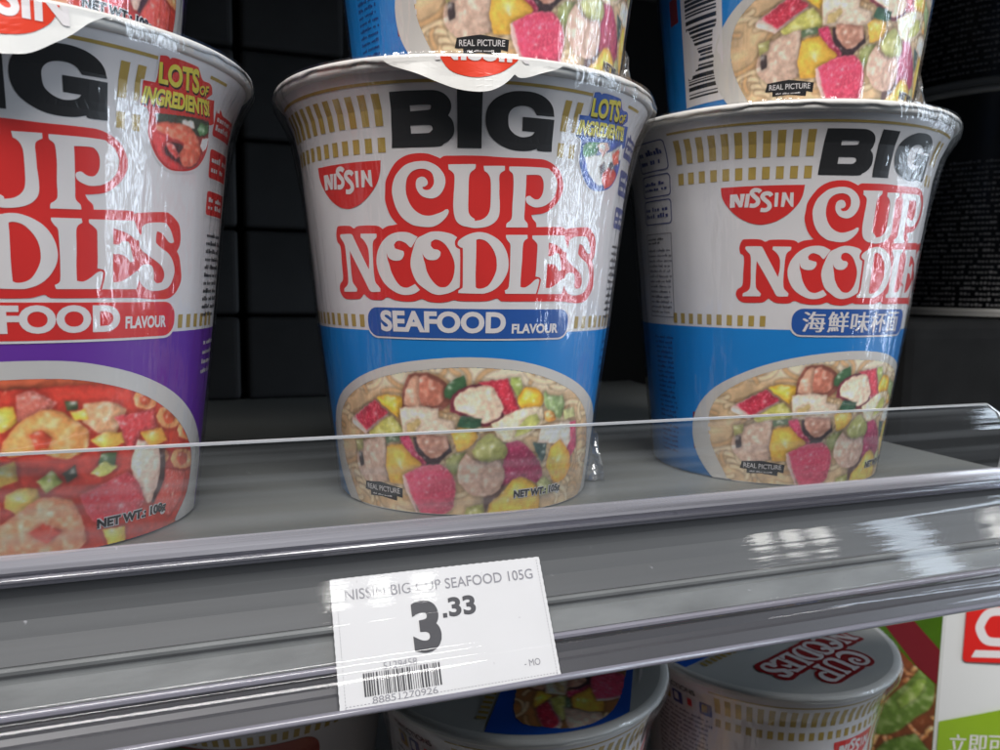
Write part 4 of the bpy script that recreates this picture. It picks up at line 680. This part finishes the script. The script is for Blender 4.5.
def make_cup(loc, rot, kind, label, group, film=1, tab=None, lidart=False, dirs=False, corner=None, tilt=None, extra_bars=0):
    root = empty('noodle_cup', Vector(loc)*MM, rot)
    if tilt: root.rotation_euler = (tilt[0], tilt[1], rot)
    tag(root, label, 'noodle cup', group)
    low = {'purple': PURPLE, 'laksa': mat('print_brick', (0.30, 0.02, 0.01), 0.4)}.get(kind, BLUE)
    add = lambda n, key, fn, par=root: obj(n, cached(key, fn), par)
    sk = {'purple': 'purple', 'barcode': 'barcode', 'laksa': 'none'}.get(kind, 'blue')
    if dirs: sk = 'dirs'
    def wallj():
        ms = [wall_mesh(low)]+([gold_art(11, extra_bars)] if sk != 'none' else [])
        if sk == 'dirs': ms.append(directions_panel())
        elif sk != 'none': ms.append(small_print(sk))
        return join('cup_wall', ms)
    wl = add('cup_wall', 'wall%s%s%d' % (low.name, sk, extra_bars), wallj)
    add('rim', 'rim', rim_mesh)
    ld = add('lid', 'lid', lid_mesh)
    if kind != 'laksa': add('brand_badge', 'badge', badge_mesh)
    if kind == 'laksa':
        add('flavour_banner', 'bnlaksa', lambda: banner_mesh('laksa'))
        a = Art(); a.poly([rrect(-80, 40, 27, 90.4, 6)], mat('print_brick', (0.3, .02, .01)), 0.3); [a.poly([rect(-62+k*3.1, 91.4, -60.4+k*3.1, 94.8)], GOLD, 0.3) for k in range(32)]; add('colour_band', 'lk', lambda: a.mesh('colour_band', wrap_cup, 1.6, 2.0, 80))
    else:
        add('size_lettering', 'big', big_mesh)
        add('logo_lettering', 'logo', logo_mesh)
        bk = {'purple': 'red', 'cn': 'cn', 'barcode': 'cn'}.get(kind, 'en'); add('flavour_banner', 'bn'+bk, lambda: banner_mesh(bk))
        if kind == 'purple':
            po, pi_ = purple_outlines()
            bp = add('bowl_picture', 'ppic', purple_picture); add('bowl_rim', 'pring', lambda: ring_mesh(po, pi_, BOWLRIM2), bp)
            ib = add('ingredients_badge', 'ibr', lambda: ingredients_badge('red')); add('ingredients_picture', 'ipr', lambda: badge_picture('red'), ib)
        else:
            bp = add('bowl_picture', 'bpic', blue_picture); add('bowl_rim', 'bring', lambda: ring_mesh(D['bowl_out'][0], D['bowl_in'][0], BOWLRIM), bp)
            if kind == 'en':
                ib = add('ingredients_badge', 'ibb', lambda: ingredients_badge('blue')); add('ingredients_picture', 'ipb', lambda: badge_picture('blue'), ib)
    if lidart:
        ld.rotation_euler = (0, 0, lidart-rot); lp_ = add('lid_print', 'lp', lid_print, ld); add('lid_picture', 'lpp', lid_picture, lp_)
    if tab: add('pull_tab', 'tab'+tab, lambda: tab_mesh(*(TAB_A if tab == 'a' else TAB_B)))
    if film: add('shrink_film', 'film%d' % film, lambda: film_mesh(film, 0))
    if corner is not None:
        cu = corner-rot*40; obj('film_corner', film_corner_mesh(cu, int(abs(corner)*7)), root)
    return root

# ------------------------------------------------------------------ shelf, fence and price rail (large structure)
def extrude(name, prof, x0, x1, m, closed=True, seg=1, smoothf=False):
    bm = bmesh.new(); rows = []
    for i in range(seg+1):
        x = x0+(x1-x0)*i/seg; rows.append([bm.verts.new((x*MM, y*MM, z*MM)) for y, z in prof])
    n = len(prof)
    for i in range(seg):
        for k in range(n if closed else n-1):
            f = bm.faces.new((rows[i][k], rows[i+1][k], rows[i+1][(k+1) % n], rows[i][(k+1) % n])); f.smooth = smoothf
    if closed:
        bm.faces.new(rows[0]); bm.faces.new(rows[-1][::-1])
    bmesh.ops.recalc_face_normals(bm, faces=bm.faces)
    me = bpy.data.meshes.new(name); bm.to_mesh(me); bm.free()
    me.materials.append(m); return me

def thick(line, t):
    """give an open (y,z) line a thickness"""
    L = [np.array(p, float) for p in line]; a, b = [], []
    for i in range(len(L)):
        d = L[min(i+1, len(L)-1)]-L[max(i-1, 0)]; d /= np.hypot(*d); n = np.array([-d[1], d[0]])*t/2
        a.append(tuple(L[i]+n)); b.append(tuple(L[i]-n))
    return a+b[::-1]

XL, XR = -330.0, 145.5
XE = 175.0
SHELF = mat('shelf_grey', (0.155, 0.16, 0.152), 0.42, var=0.06, scale=25, bump=0.05)
me = extrude('shelf_board', [(-50.0, 0), (190, 0), (190, -5), (-40, -5), (-41.2, -3.2), (-49.2, -1.2)], XL, XR, SHELF)
shelf = obj('shelf_board', me); tag(shelf, None, None, kind='structure')

RAIL = mat('rail_grey', (0.070, 0.074, 0.075), 0.50, spec=0.3, var=0.10, scale=260, bump=0.15, stretch=(0.012, 1, 1))
RAILR = mat('rail_ridge', (0.12, 0.128, 0.126), 0.5, var=0.25, scale=160, bump=0.4, stretch=(0.3, 1, 1))
LILAC = mat('lilac_plastic', (0.21, 0.205, 0.24), 0.16, spec=0.8, var=0.12, scale=60, stretch=(0.05, 1, 1))
t_ = 0.628
RZ = lambda z: 54.47+(z-54.47)*0.9685
pl = lambda z, o=0.0: (-49.9-(-10.15-RZ(z))*t_-o*0.847, RZ(z)+o*0.532)     # a point on the sloping rail plane, o mm proud
rail = empty('price_rail', Vector((-90, -50, -20))*MM)
tag(rail, 'grey price rail with clear plastic cover along the shelf front edge', 'shelf rail')
def railpart(name, prof, m, closed=True, x0=XL, x1=XE, smoothf=False):
    me = extrude(name, [(y+50, z+20) for y, z in prof], x0+90, x1+90, m, closed, 1, smoothf); return obj(name, me, rail)
chan = [(-49.2, -1.6), (-49.3, -2.4), (-48.6, -2.9), (-48.6, -4.4), (-48.9, -5.0), (-48.5, -5.6), (-48.3, -7.2), (-48.6, -9.0), pl(-13, -1.2), pl(-16, -1.35), pl(-20.4, -1.0)]
railpart('rail_channel', chan+[pl(-20.5, -4), (-45, -9), (-45, -1.6)], RAIL)
railpart('upper_ridge', [pl(-20.5, -1.0), pl(-20.8, -0.2), pl(-21.4, 0.05), pl(-21.9, -0.3), pl(-22.2, -1.4), pl(-22.9, -1.6), pl(-23.3, -1.1), pl(-27.6, -1.0), pl(-27.8, -3), pl(-21, -4)], RAILR)
railpart('lower_channel', [pl(-29.3, -0.9), pl(-29.8, -1.8), pl(-31.5, -2.0), pl(-32.6, -1.6), pl(-33.2, -1.2), pl(-35.6, -1.1), pl(-35.6, -3), pl(-29.3, -3.6)], mat('rail_lower', (0.035, 0.035, 0.04), 0.35, var=0.15, scale=260, stretch=(0.012, 1, 1)))
railpart('lilac_ridge', [pl(-27.7, -1.0), pl(-28.0, -0.2), pl(-28.5, 0.2), pl(-29.0, -0.1), pl(-29.25, -1.0), pl(-29.0, -2.5), pl(-27.9, -2.5)], LILAC)
bead = [(pl(-36.3, 0)[0]+0.85*math.cos(a), pl(-36.3, 0)[1]+0.85*math.sin(a)) for a in np.linspace(0, 2*math.pi, 13)[:-1]]
railpart('bottom_bead', bead, LILAC, smoothf=True)
lipb = [(-51.0, 2.35), (-51.6, 2.15), (-51.95, 1.2), (-52.15, 0.1), (-52.2, -0.9), (-51.8, -1.4), (-51.1, -1.4), (-50.5, -1.8), (-50.7, -2.3), (-51.1, -2.8), (-51.1, -3.3), (-50.5, -3.7), (-50.1, -4.5), (-49.6, -4.5), (-49.4, -3.2), (-49.7, -1.2), (-50.2, 0), (-50.4, 2.0)]
railpart('lip_strip', lipb, clear_mat('clear_lip', tint=(0.86, 0.85, 0.90), refl=2.0, rough=0.12, lines=True, dust=0.8, haze=0.30, haze_col=(0.46, 0.455, 0.50), bump=0.5, scale=260, stretch=(0.012, 1, 1)), smoothf=False)
COVER = clear_mat('clear_cover', tint=(0.96, 0.96, 0.97), refl=0.7, rough=0.055, haze=0.03, bump=0.16, scale=330, stretch=(0.012, 1, 1), dist=0.0004, dust=0.3)
railpart('clear_cover', [(-50.4, -4.6), (-49.9, -6.4), (-50.2, -8.4), pl(-12.4, 1.0), pl(-12.8, 1.0), pl(-13.2, 1.0), pl(-20, 1.0), pl(-27.0, 1.0), pl(-27.3, 1.0), pl(-27.6, 1.0), pl(-28.2, 1.5), pl(-28.9, 1.5), pl(-29.4, 1.0), pl(-30.0, 1.6), pl(-30.8, 2.0), pl(-31.8, 2.1), pl(-33.0, 1.9), pl(-34.0, 1.4), pl(-34.6, 1.5), pl(-35.4, 1.4), pl(-36.6, 0.6)], COVER, closed=False, smoothf=True)

fence = empty('shelf_fence', Vector((-90, -45, 0))*MM)
tag(fence, 'low clear plastic guard strip standing along the shelf front before the cups', 'shelf guard')
FEN = clear_mat('fence_plastic', tint=(0.90, 0.915, 0.925), refl=1.3, rough=0.05, lines=True, haze=0.11, haze_col=(0.33, 0.35, 0.37), bump=0.45, scale=300, stretch=(0.012, 1, 1), dist=0.0004, dust=0.22)
FED = clear_mat('fence_edge', tint=(0.6, 0.62, 0.64), refl=6, rough=0.15, haze=0.8, haze_col=(0.75, 0.77, 0.8), bump=0.3, scale=200)
fl = [(-51.0, 2.0), (-51.7, 6), (-52.2, 11), (-52.6, 16), (-52.7, 19.5), (-52.6, 22.1)]
ex = [137.7, 137.6, 137.0, 135.3, 132.6, 128.2]
me = extrude('guard_sheet', [(y+45, z) for y, z in fl], XL+90, XR+90, FEN, False, 1, True)
for v in me.vertices:
    if v.co.x > 0:
        k = min(range(len(fl)), key=lambda q: abs(fl[q][1]*MM-v.co.z)); v.co.x = (ex[k]+90)*MM
obj('guard_sheet', me, fence)
me = extrude('top_edge', [(y+45, z) for y, z in [(-53.1, 22.45), (-52.2, 22.5), (-52.15, 22.0), (-53.05, 21.95)]], XL+90, 128.2+90, FED); obj('top_edge', me, fence)
bm = bmesh.new(); prev = None
for (y, z), x in zip(fl, ex):
    q = [bm.verts.new(((x+90+dx)*MM, (y+45+dy)*MM, z*MM)) for dx, dy in ((0, -.45), (.7, -.45), (.7, .45), (0, .45))]
    if prev:
        for i in range(4): bm.faces.new((prev[i], prev[(i+1) % 4], q[(i+1) % 4], q[i]))
    prev = q
bmobj_later = bm
# dark setting behind and around
DARK = mat('dark_panel', (0.006, 0.006, 0.006), 0.9, var=0.25, scale=14)
back = bmesh.new()
def bbox(bm, x0, y0, z0, x1, y1, z1, bev=0.0):
    vs = [bm.verts.new((x*MM, y*MM, z*MM)) for x in (x0, x1) for y in (y0, y1) for z in (z0, z1)]
    fs = [bm.faces.new([vs[i] for i in f]) for f in ((0, 1, 3, 2), (4, 6, 7, 5), (0, 4, 5, 1), (2, 3, 7, 6), (0, 2, 6, 4), (1, 5, 7, 3))]
    if bev:
        es = list({e for f in fs for e in f.edges}); bmesh.ops.bevel(bm, geom=es, offset=bev*MM, segments=3, affect='EDGES', profile=0.6)
def bmobj(name, bm, m, parent=None):
    bmesh.ops.recalc_face_normals(bm, faces=bm.faces)
    me = bpy.data.meshes.new(name); bm.to_mesh(me); bm.free()
    for mm in (m if isinstance(m, (list, tuple)) else [m]): me.materials.append(mm)
    return obj(name, me, parent)
bmobj('end_edge', bmobj_later, FED, fence)
bbox(back, -500, 205, -230, 560, 215, 330)
o = bmobj('back_panel', back, DARK); tag(o, None, None, kind='structure')
b = bmesh.new(); bbox(b, XL, -46, 222, 420, 204, 230); o = bmobj('unseen_upper_shelf', b, mat('dark_shelf_paint', (0.06, 0.06, 0.06), 0.5)); tag(o, None, None, kind='structure')  # unseen shelf overhead, added to keep ceiling light off the back
b = bmesh.new(); bbox(b, -330, -60, -186, 460, 204, -179); o = bmobj('lower_shelf', b, mat('lower_shelf_paint', (0.12, 0.12, 0.12), 0.5)); tag(o, None, None, kind='structure')

# black cartons stacked at the back of the shelf
CART = mat('black_carton', (0.030, 0.030, 0.031), 0.7, spec=0.25, var=0.4, scale=18, bump=0.2)
cid = 0
for col, (cx, wd) in enumerate(((-98, 46), (-49, 46))):
    for row in range(5):
        z0 = 0.2+row*40.0
        b = bmesh.new(); bbox(b, -wd/2, -20, 0, wd/2, 20, 38.6, 2.5)
        c = bmobj('carton', b, CART); c.location = Vector((cx, 183.5, z0))*MM
        pos = ['bottom', 'second', 'middle', 'fourth', 'top'][row]
        tag(c, 'plain black carton in the dark behind the cups, %s of the %s stack' % (pos, ['left', 'right'][col]), 'carton', 'black cartons stacked at the back of the shelf')

# ------------------------------------------------------------------ cups
G1 = 'noodle cups standing in the front row of the shelf'
G2 = 'noodle cups stacked on top of the front row'
G4 = 'noodle cups on the shelf below'
H = 102.3
L_, M_, R_ = (-123.57, -14.65), (-19.68, -12.2), (80.49, -12.88)
make_cup((*L_, 0.05), 0.374, 'purple', 'white and purple seafood noodle cup with red banner and shrimp badge behind the guard', G1, 1, 'b')
make_cup((*M_, 0.05), 0.0, 'en', 'middle front noodle cup, white over blue, with blue SEAFOOD FLAVOUR banner', G1, 2, 'a', corner=51)
make_cup((*R_, 0.05), 0.252, 'cn', 'white and blue noodle cup with Chinese banner standing at the right of the front row', G1, 3, None)
make_cup((L_[0]-1, L_[1], H), 0.45, 'purple', 'purple noodle cup stacked on the left purple cup, only its base in view', G2, 4)
make_cup((-15.5, -16.5, H), 0.55, 'en', 'blue noodle cup stacked on the middle cup, showing its food picture', G2, 5, corner=53)
make_cup((79.5, -17.0, H), 0.252, 'barcode', 'blue noodle cup with black barcode stacked on the right cup', G2, 6, corner=39)


# lower shelf
make_cup((8.2, 14, -170.4), 1.40, 'en', 'lower shelf noodle cup with blue lid band showing just under the price label', G4, 7, None, math.radians(58.5), True, extra_bars=8)
make_cup((110.5, 20, -178.9), 1.21, 'en', 'lower shelf noodle cup, lid turned with red lettering in view, beside the green pack', G4, 8, None, math.radians(-161), True, extra_bars=8)
make_cup((-72, 65, -178.9), -0.30, 'laksa', 'dark red noodle cup in the shade on the shelf below, left of the blue-lidded cup', G4, 0)
b = bmesh.new(); bbox(b, -33, -38, -178.9, 60, 66, -170.5, 1.0)
o = bmobj('cardboard_tray', b, mat('kraft_board', (0.30, 0.20, 0.11), 0.7, var=0.1)); tag(o, 'flat brown cardboard tray under the blue-lidded cup of the lower shelf', 'tray')

# ------------------------------------------------------------------ price label
plab = empty('price_label', Vector((-61.66, -50.0, -10.15))*MM)
tag(plab, 'white paper price label reading 3.33 in the rail below the middle cup', 'price label')
PAPER = mat('label_paper', (0.60, 0.60, 0.60), 0.6, var=0.02)
def wrap_lab(x, y, lv):   # x right, y up from the label's upper left corner, on the sloping plane
    bow = 0.25*math.sin(math.pi*min(1, max(0, x/51.1)))
    return (x*0.9685, (y*0.532-(0.847*(0.35+bow+lv)))*0.9685, (y*0.847+0.532*(0.35+bow+lv))*0.9685)
a = Art(); LH = 28.2
n = 60; edge = []
top = [(51.1*i/n, 0.0+(0.12 if i % 2 else 0)) for i in range(n+1)]; rt = [(51.1+(0.1 if i % 2 else 0), -LH*i/34) for i in range(1, 34)]
bt = [(51.1-51.1*i/n, -LH-(0.12 if i % 2 else 0)) for i in range(n+1)]; lf = [(0-(0.1 if i % 2 else 0), -LH+LH*i/34) for i in range(1, 34)]
a.poly([top+rt+bt+lf], PAPER, 0)
obj('paper', a.mesh('paper', wrap_lab, 3), plab)
a = Art(); LI = mat('label_ink', (0.03, 0.03, 0.035), 0.6); LG = mat('label_grey_ink', (0.22, 0.22, 0.24), 0.6)
a.text('NISSIN BIG CUP SEAFOOD 105G', (3.0, -5.0, 48.6, -2.6), LG, 2, 0.004)
a.text('3', (17.4, -18.6, 24.0, -7.0), LI, 2, 0.045); a.poly([rect(24.9, -11.5, 25.9, -10.5)], LI, 2)
a.text('33', (26.4, -11.5, 33.0, -7.1), LI, 2, 0.035)
a.text('5129458', (10.0, -20.7, 17.6, -19.2), LG, 2, 0.0)
a.text('88851270926', (7.0, -27.3, 21.5, -25.9), LG, 2, 0.0)
a.text('- MO', (42.6, -24.8, 46.6, -23.3), LG, 2, 0.0)
r = random.Random(12); x = 5.4
while x < 22.3:
    wd = r.choice((0.16, 0.16, 0.3, 0.42)); a.poly([rect(x, -25.7, x+wd, -20.9)], LI, 2); x += wd+r.choice((0.16, 0.2, 0.34))
obj('label_print', a.mesh('label_print', wrap_lab, 3), plab)
a = Art()
y = -0.6
while y > -LH+0.5: a.poly([rect(1.15, y-0.35, 1.28, y)], LG, 1.5); a.poly([rect(50.2, y-0.35, 50.33, y)], LG, 1.5); y -= 0.7
x = 1.2
while x < 50: a.poly([rect(x, -LH+1.0, x+0.4, -LH+1.13)], LG, 1.5); x += 0.8
obj('perforation', a.mesh('perforation', wrap_lab, 3), plab)

# ------------------------------------------------------------------ black cups at the right
def black_cup(loc, label, rtop, rbot, hh, seedv, tag_lines):
    root = empty('black_noodle_cup', Vector(loc)*MM); tag(root, label, 'noodle cup', 'black noodle cups stacked right of the shelf')
    BW = mat('black_wall', (0.006, 0.007, 0.010), 0.35, spec=0.25, coat=0.06, var=0.3, scale=30, bump=0.12)
    SIL = mat('silver_rim', (0.36, 0.35, 0.33), 0.35, var=0.05)
    obj('cup_wall', lathe('cup_wall', [(0.01, 1, 0), (rbot-1, 1, 0), (rbot, 0, 0), (rbot+.1, 3.2, 0), (rbot+0.2, 3.3, 0), (rtop-1.5, hh-5, 0), (rtop-1.2, hh-2, 0)], [BW], 128), root)
    obj('foot_band', lathe('foot_band', [(rbot+.15, 0.2, 0), (rbot+1.1, 0.3, 0), (rbot+1.3, 1.2, 0), (rbot+0.7, 1.9, 0), (rbot+0.9, 2.4, 0), (rbot+.5, 4.6, 0), (rbot+.2, 4.8, 0)], [SIL], 128), root)
    obj('rim', lathe('rim', [(rtop-1.2, hh-3.4, 0), (rtop+0.4, hh-3.2, 0), (rtop+0.9, hh-2.0, 0), (rtop+0.8, hh-0.8, 0), (rtop, hh, 0), (rtop-2, hh-0.4, 0), (rtop-6, hh-1.0, 0), (0.01, hh-1.0, 0)], [SIL], 128), root)
    a = Art(); TW = mat('grey_lettering', (0.27, 0.26, 0.26), 0.6)
    us = 40.0
    for (x0, z0, x1, z1, rows, sd) in tag_lines: a.words(x0, z0, x1, z1, rows, TW, 0.5, sd, (z1-z0)/rows*0.42, 0.42)
    def wr(u, z, lv):
        rr = rbot+0.2+(rtop-1.7-rbot)*(z-3.3)/(hh-8.3)+0.12+lv; t = u/us
        return (rr*math.sin(t), -rr*math.cos(t), z)
    obj('printed_text', a.mesh('printed_text', wr, 2.5), root)
    return root
BX, BY = 352, 128
lines = [(-66, 5.5, -8, 84, 27, 91)]
black_cup((BX, BY, 41.5), 'black noodle cup with lines of grey text and a silver foot, behind the right cup', 66, 61, 121, 1, lines)
black_cup((BX-1, BY, 162.8), 'black noodle cup on top of the other one, its foot just in view', 66, 61, 121, 2, [(-66, 7, -8, 84, 24, 17)])
b = bmesh.new(); bbox(b, 225, 70, -60, 345, 200, 41, 9)
o = bmobj('display_riser', b, mat('riser_black', (0.010, 0.010, 0.010), 0.9, spec=0.08, var=0.2)); tag(o, 'matt black block with rounded corner carrying the black cups', 'display riser')
b = bmesh.new(); bbox(b, 345.5, 74, -60, 520, 204, 41.2, 3)
o = bmobj('side_shelf', b, mat('riser_black', (0.010, 0.010, 0.010), 0.9)); tag(o, None, None, kind='structure')

# ------------------------------------------------------------------ noodle pack at lower right
pack = empty('noodle_pack', Vector((222, 32, -178.9))*MM)
tag(pack, 'white and lime green noodle multipack with red emblem on the lower shelf', 'noodle pack')
K = np.array([0.0, 0.0]); tf = np.array([0.94, -0.34]); tl = np.array([-0.62, 0.785]); HP = 118.0
GRN = mat('pack_green', (0.26, 0.42, 0.015), 0.3, var=0.04, coat=0.3); GDK = mat('pack_green_shaded', (0.07, 0.17, 0.006), 0.32, var=0.15, coat=0.3)  # side green is the pack green with the side face's shade painted in
PWH = mat('pack_white', (0.70, 0.71, 0.70), 0.3, var=0.03, scale=20, bump=0.15, coat=0.4)
def frontw(x, z, lv):
    nf = np.array([tf[1], -tf[0]]); bul = 1.2*math.sin(math.pi*min(1, max(0, x/110)))
    p = K+tf*x+nf*(lv*1.0+0.3+bul); return (p[0], p[1], z)
def sidew(x, z, lv):
    nl = np.array([-tl[1], -tl[0]])*1.0; nl = np.array([tl[1]*-1, tl[0]]) ; 
    if nl[1] > 0: nl = -nl
    p = K+tl*x+nl*(lv+0.3); return (p[0], p[1], z)
bm = bmesh.new(); q = [K, K+tf*110, K+tf*110+tl*70, K+tl*70]
lo = [bm.verts.new((p[0]*MM, p[1]*MM, 0)) for p in q]; hi = [bm.verts.new((p[0]*MM, p[1]*MM, HP*MM)) for p in q]
bm.faces.new(lo[::-1]); bm.faces.new(hi)
for i in range(4): bm.faces.new((lo[i], lo[(i+1) % 4], hi[(i+1) % 4], hi[i]))
bmesh.ops.bevel(bm, geom=bm.edges[:], offset=0.5*MM, segments=2, affect='EDGES')
bmobj('pack_body', bm, PWH, pack)
a = Art(); GB = 39.0
a.poly([[(0.8, 2), (109, 2), (109, GB+17), (60, GB+12), (30, GB+6), (0.8, GB-1)]], GRN, 0.5)
obj('green_band', a.mesh('green_band', frontw, 4), pack)
a = Art()
a.poly([rrect(9.0, 67, 60, 96.5, 2.4)], RED, 1.0)
a.poly([strip([(44, 91.0), (26, 91.4), (19, 90.4), (15.9, 85.5), (15.9, 82), (19, 77.6), (26, 76.8), (44, 76.8)], 3.9)], PINKW, 2.0)
a.poly([strip([(44, 84.2), (28, 84.2)], 3.6)], PINKW, 2.0)
a.poly([[(12.8, 69.4), (14.4, 72.8), (52, 72.8), (54, 69.4)]], PINKW, 2.0)
obj('emblem', a.mesh('emblem', frontw, 4), pack)
a = Art()
for i, c in enumerate('立即可食'):
    x = 6.0+i*8.9
    for dx in (0, 0.25): a.text(c, (x+dx, 23.5, x+7.8+dx, 32.0), PINKW, 2.0+dx, 0.0)
obj('lettering', a.mesh('lettering', frontw, 4), pack)
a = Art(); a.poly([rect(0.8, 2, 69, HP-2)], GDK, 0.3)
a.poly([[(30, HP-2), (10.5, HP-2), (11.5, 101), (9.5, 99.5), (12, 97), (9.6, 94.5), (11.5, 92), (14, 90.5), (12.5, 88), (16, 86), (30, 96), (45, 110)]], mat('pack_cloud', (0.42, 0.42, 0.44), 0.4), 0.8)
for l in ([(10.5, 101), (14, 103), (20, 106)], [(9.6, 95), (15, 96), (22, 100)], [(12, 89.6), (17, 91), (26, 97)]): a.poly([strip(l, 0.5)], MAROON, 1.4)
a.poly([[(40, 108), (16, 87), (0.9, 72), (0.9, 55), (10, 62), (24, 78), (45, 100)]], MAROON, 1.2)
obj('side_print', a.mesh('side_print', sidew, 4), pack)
rr = random.Random(9)
pc = [[(120, 62, 30), 0, [(0, 64), (22, 80), (45, 60), (45, 5), (0, 5)]]]
for k in range(70):
    x, z = rr.uniform(2, 42), rr.uniform(8, 70); ang = rr.uniform(0, 3.1); l = rr.uniform(3, 7)
    pc.append([(225, 165, 95) if k % 2 else (200, 125, 65), 1, strip([(x, z), (x+l*math.cos(ang)*.5+.7, z+l*math.sin(ang)*.5), (x+l*math.cos(ang), z+l*math.sin(ang))], 1.9)])
pc.append([(95, 125, 45), 1, [(2, 60), (8, 62), (14, 52), (20, 44), (26, 30), (24, 24), (16, 28), (8, 38), (2, 46)]])
pc.append([(125, 155, 55), 1, [(5, 57), (9, 56), (17, 44), (15, 40), (8, 48)]])
pc.append([(85, 115, 40), 1, [(0.5, 22), (8, 30), (20, 22), (26, 12), (10, 10)]])
xs, ys, c = paint(pc, (1, 5, 44, 79), (150, 85, 45), 40, res=0.4, seed=4)
mk = [(1, 5), (43, 5), (43, 78), (36, 78), (24, 74), (10, 62), (1, 55)]
me = picture_mesh('food_picture', xs, ys, c*0.8, mk, lambda x, y, lv: sidew(x, y, 1.0)); obj('food_picture', me, pack)
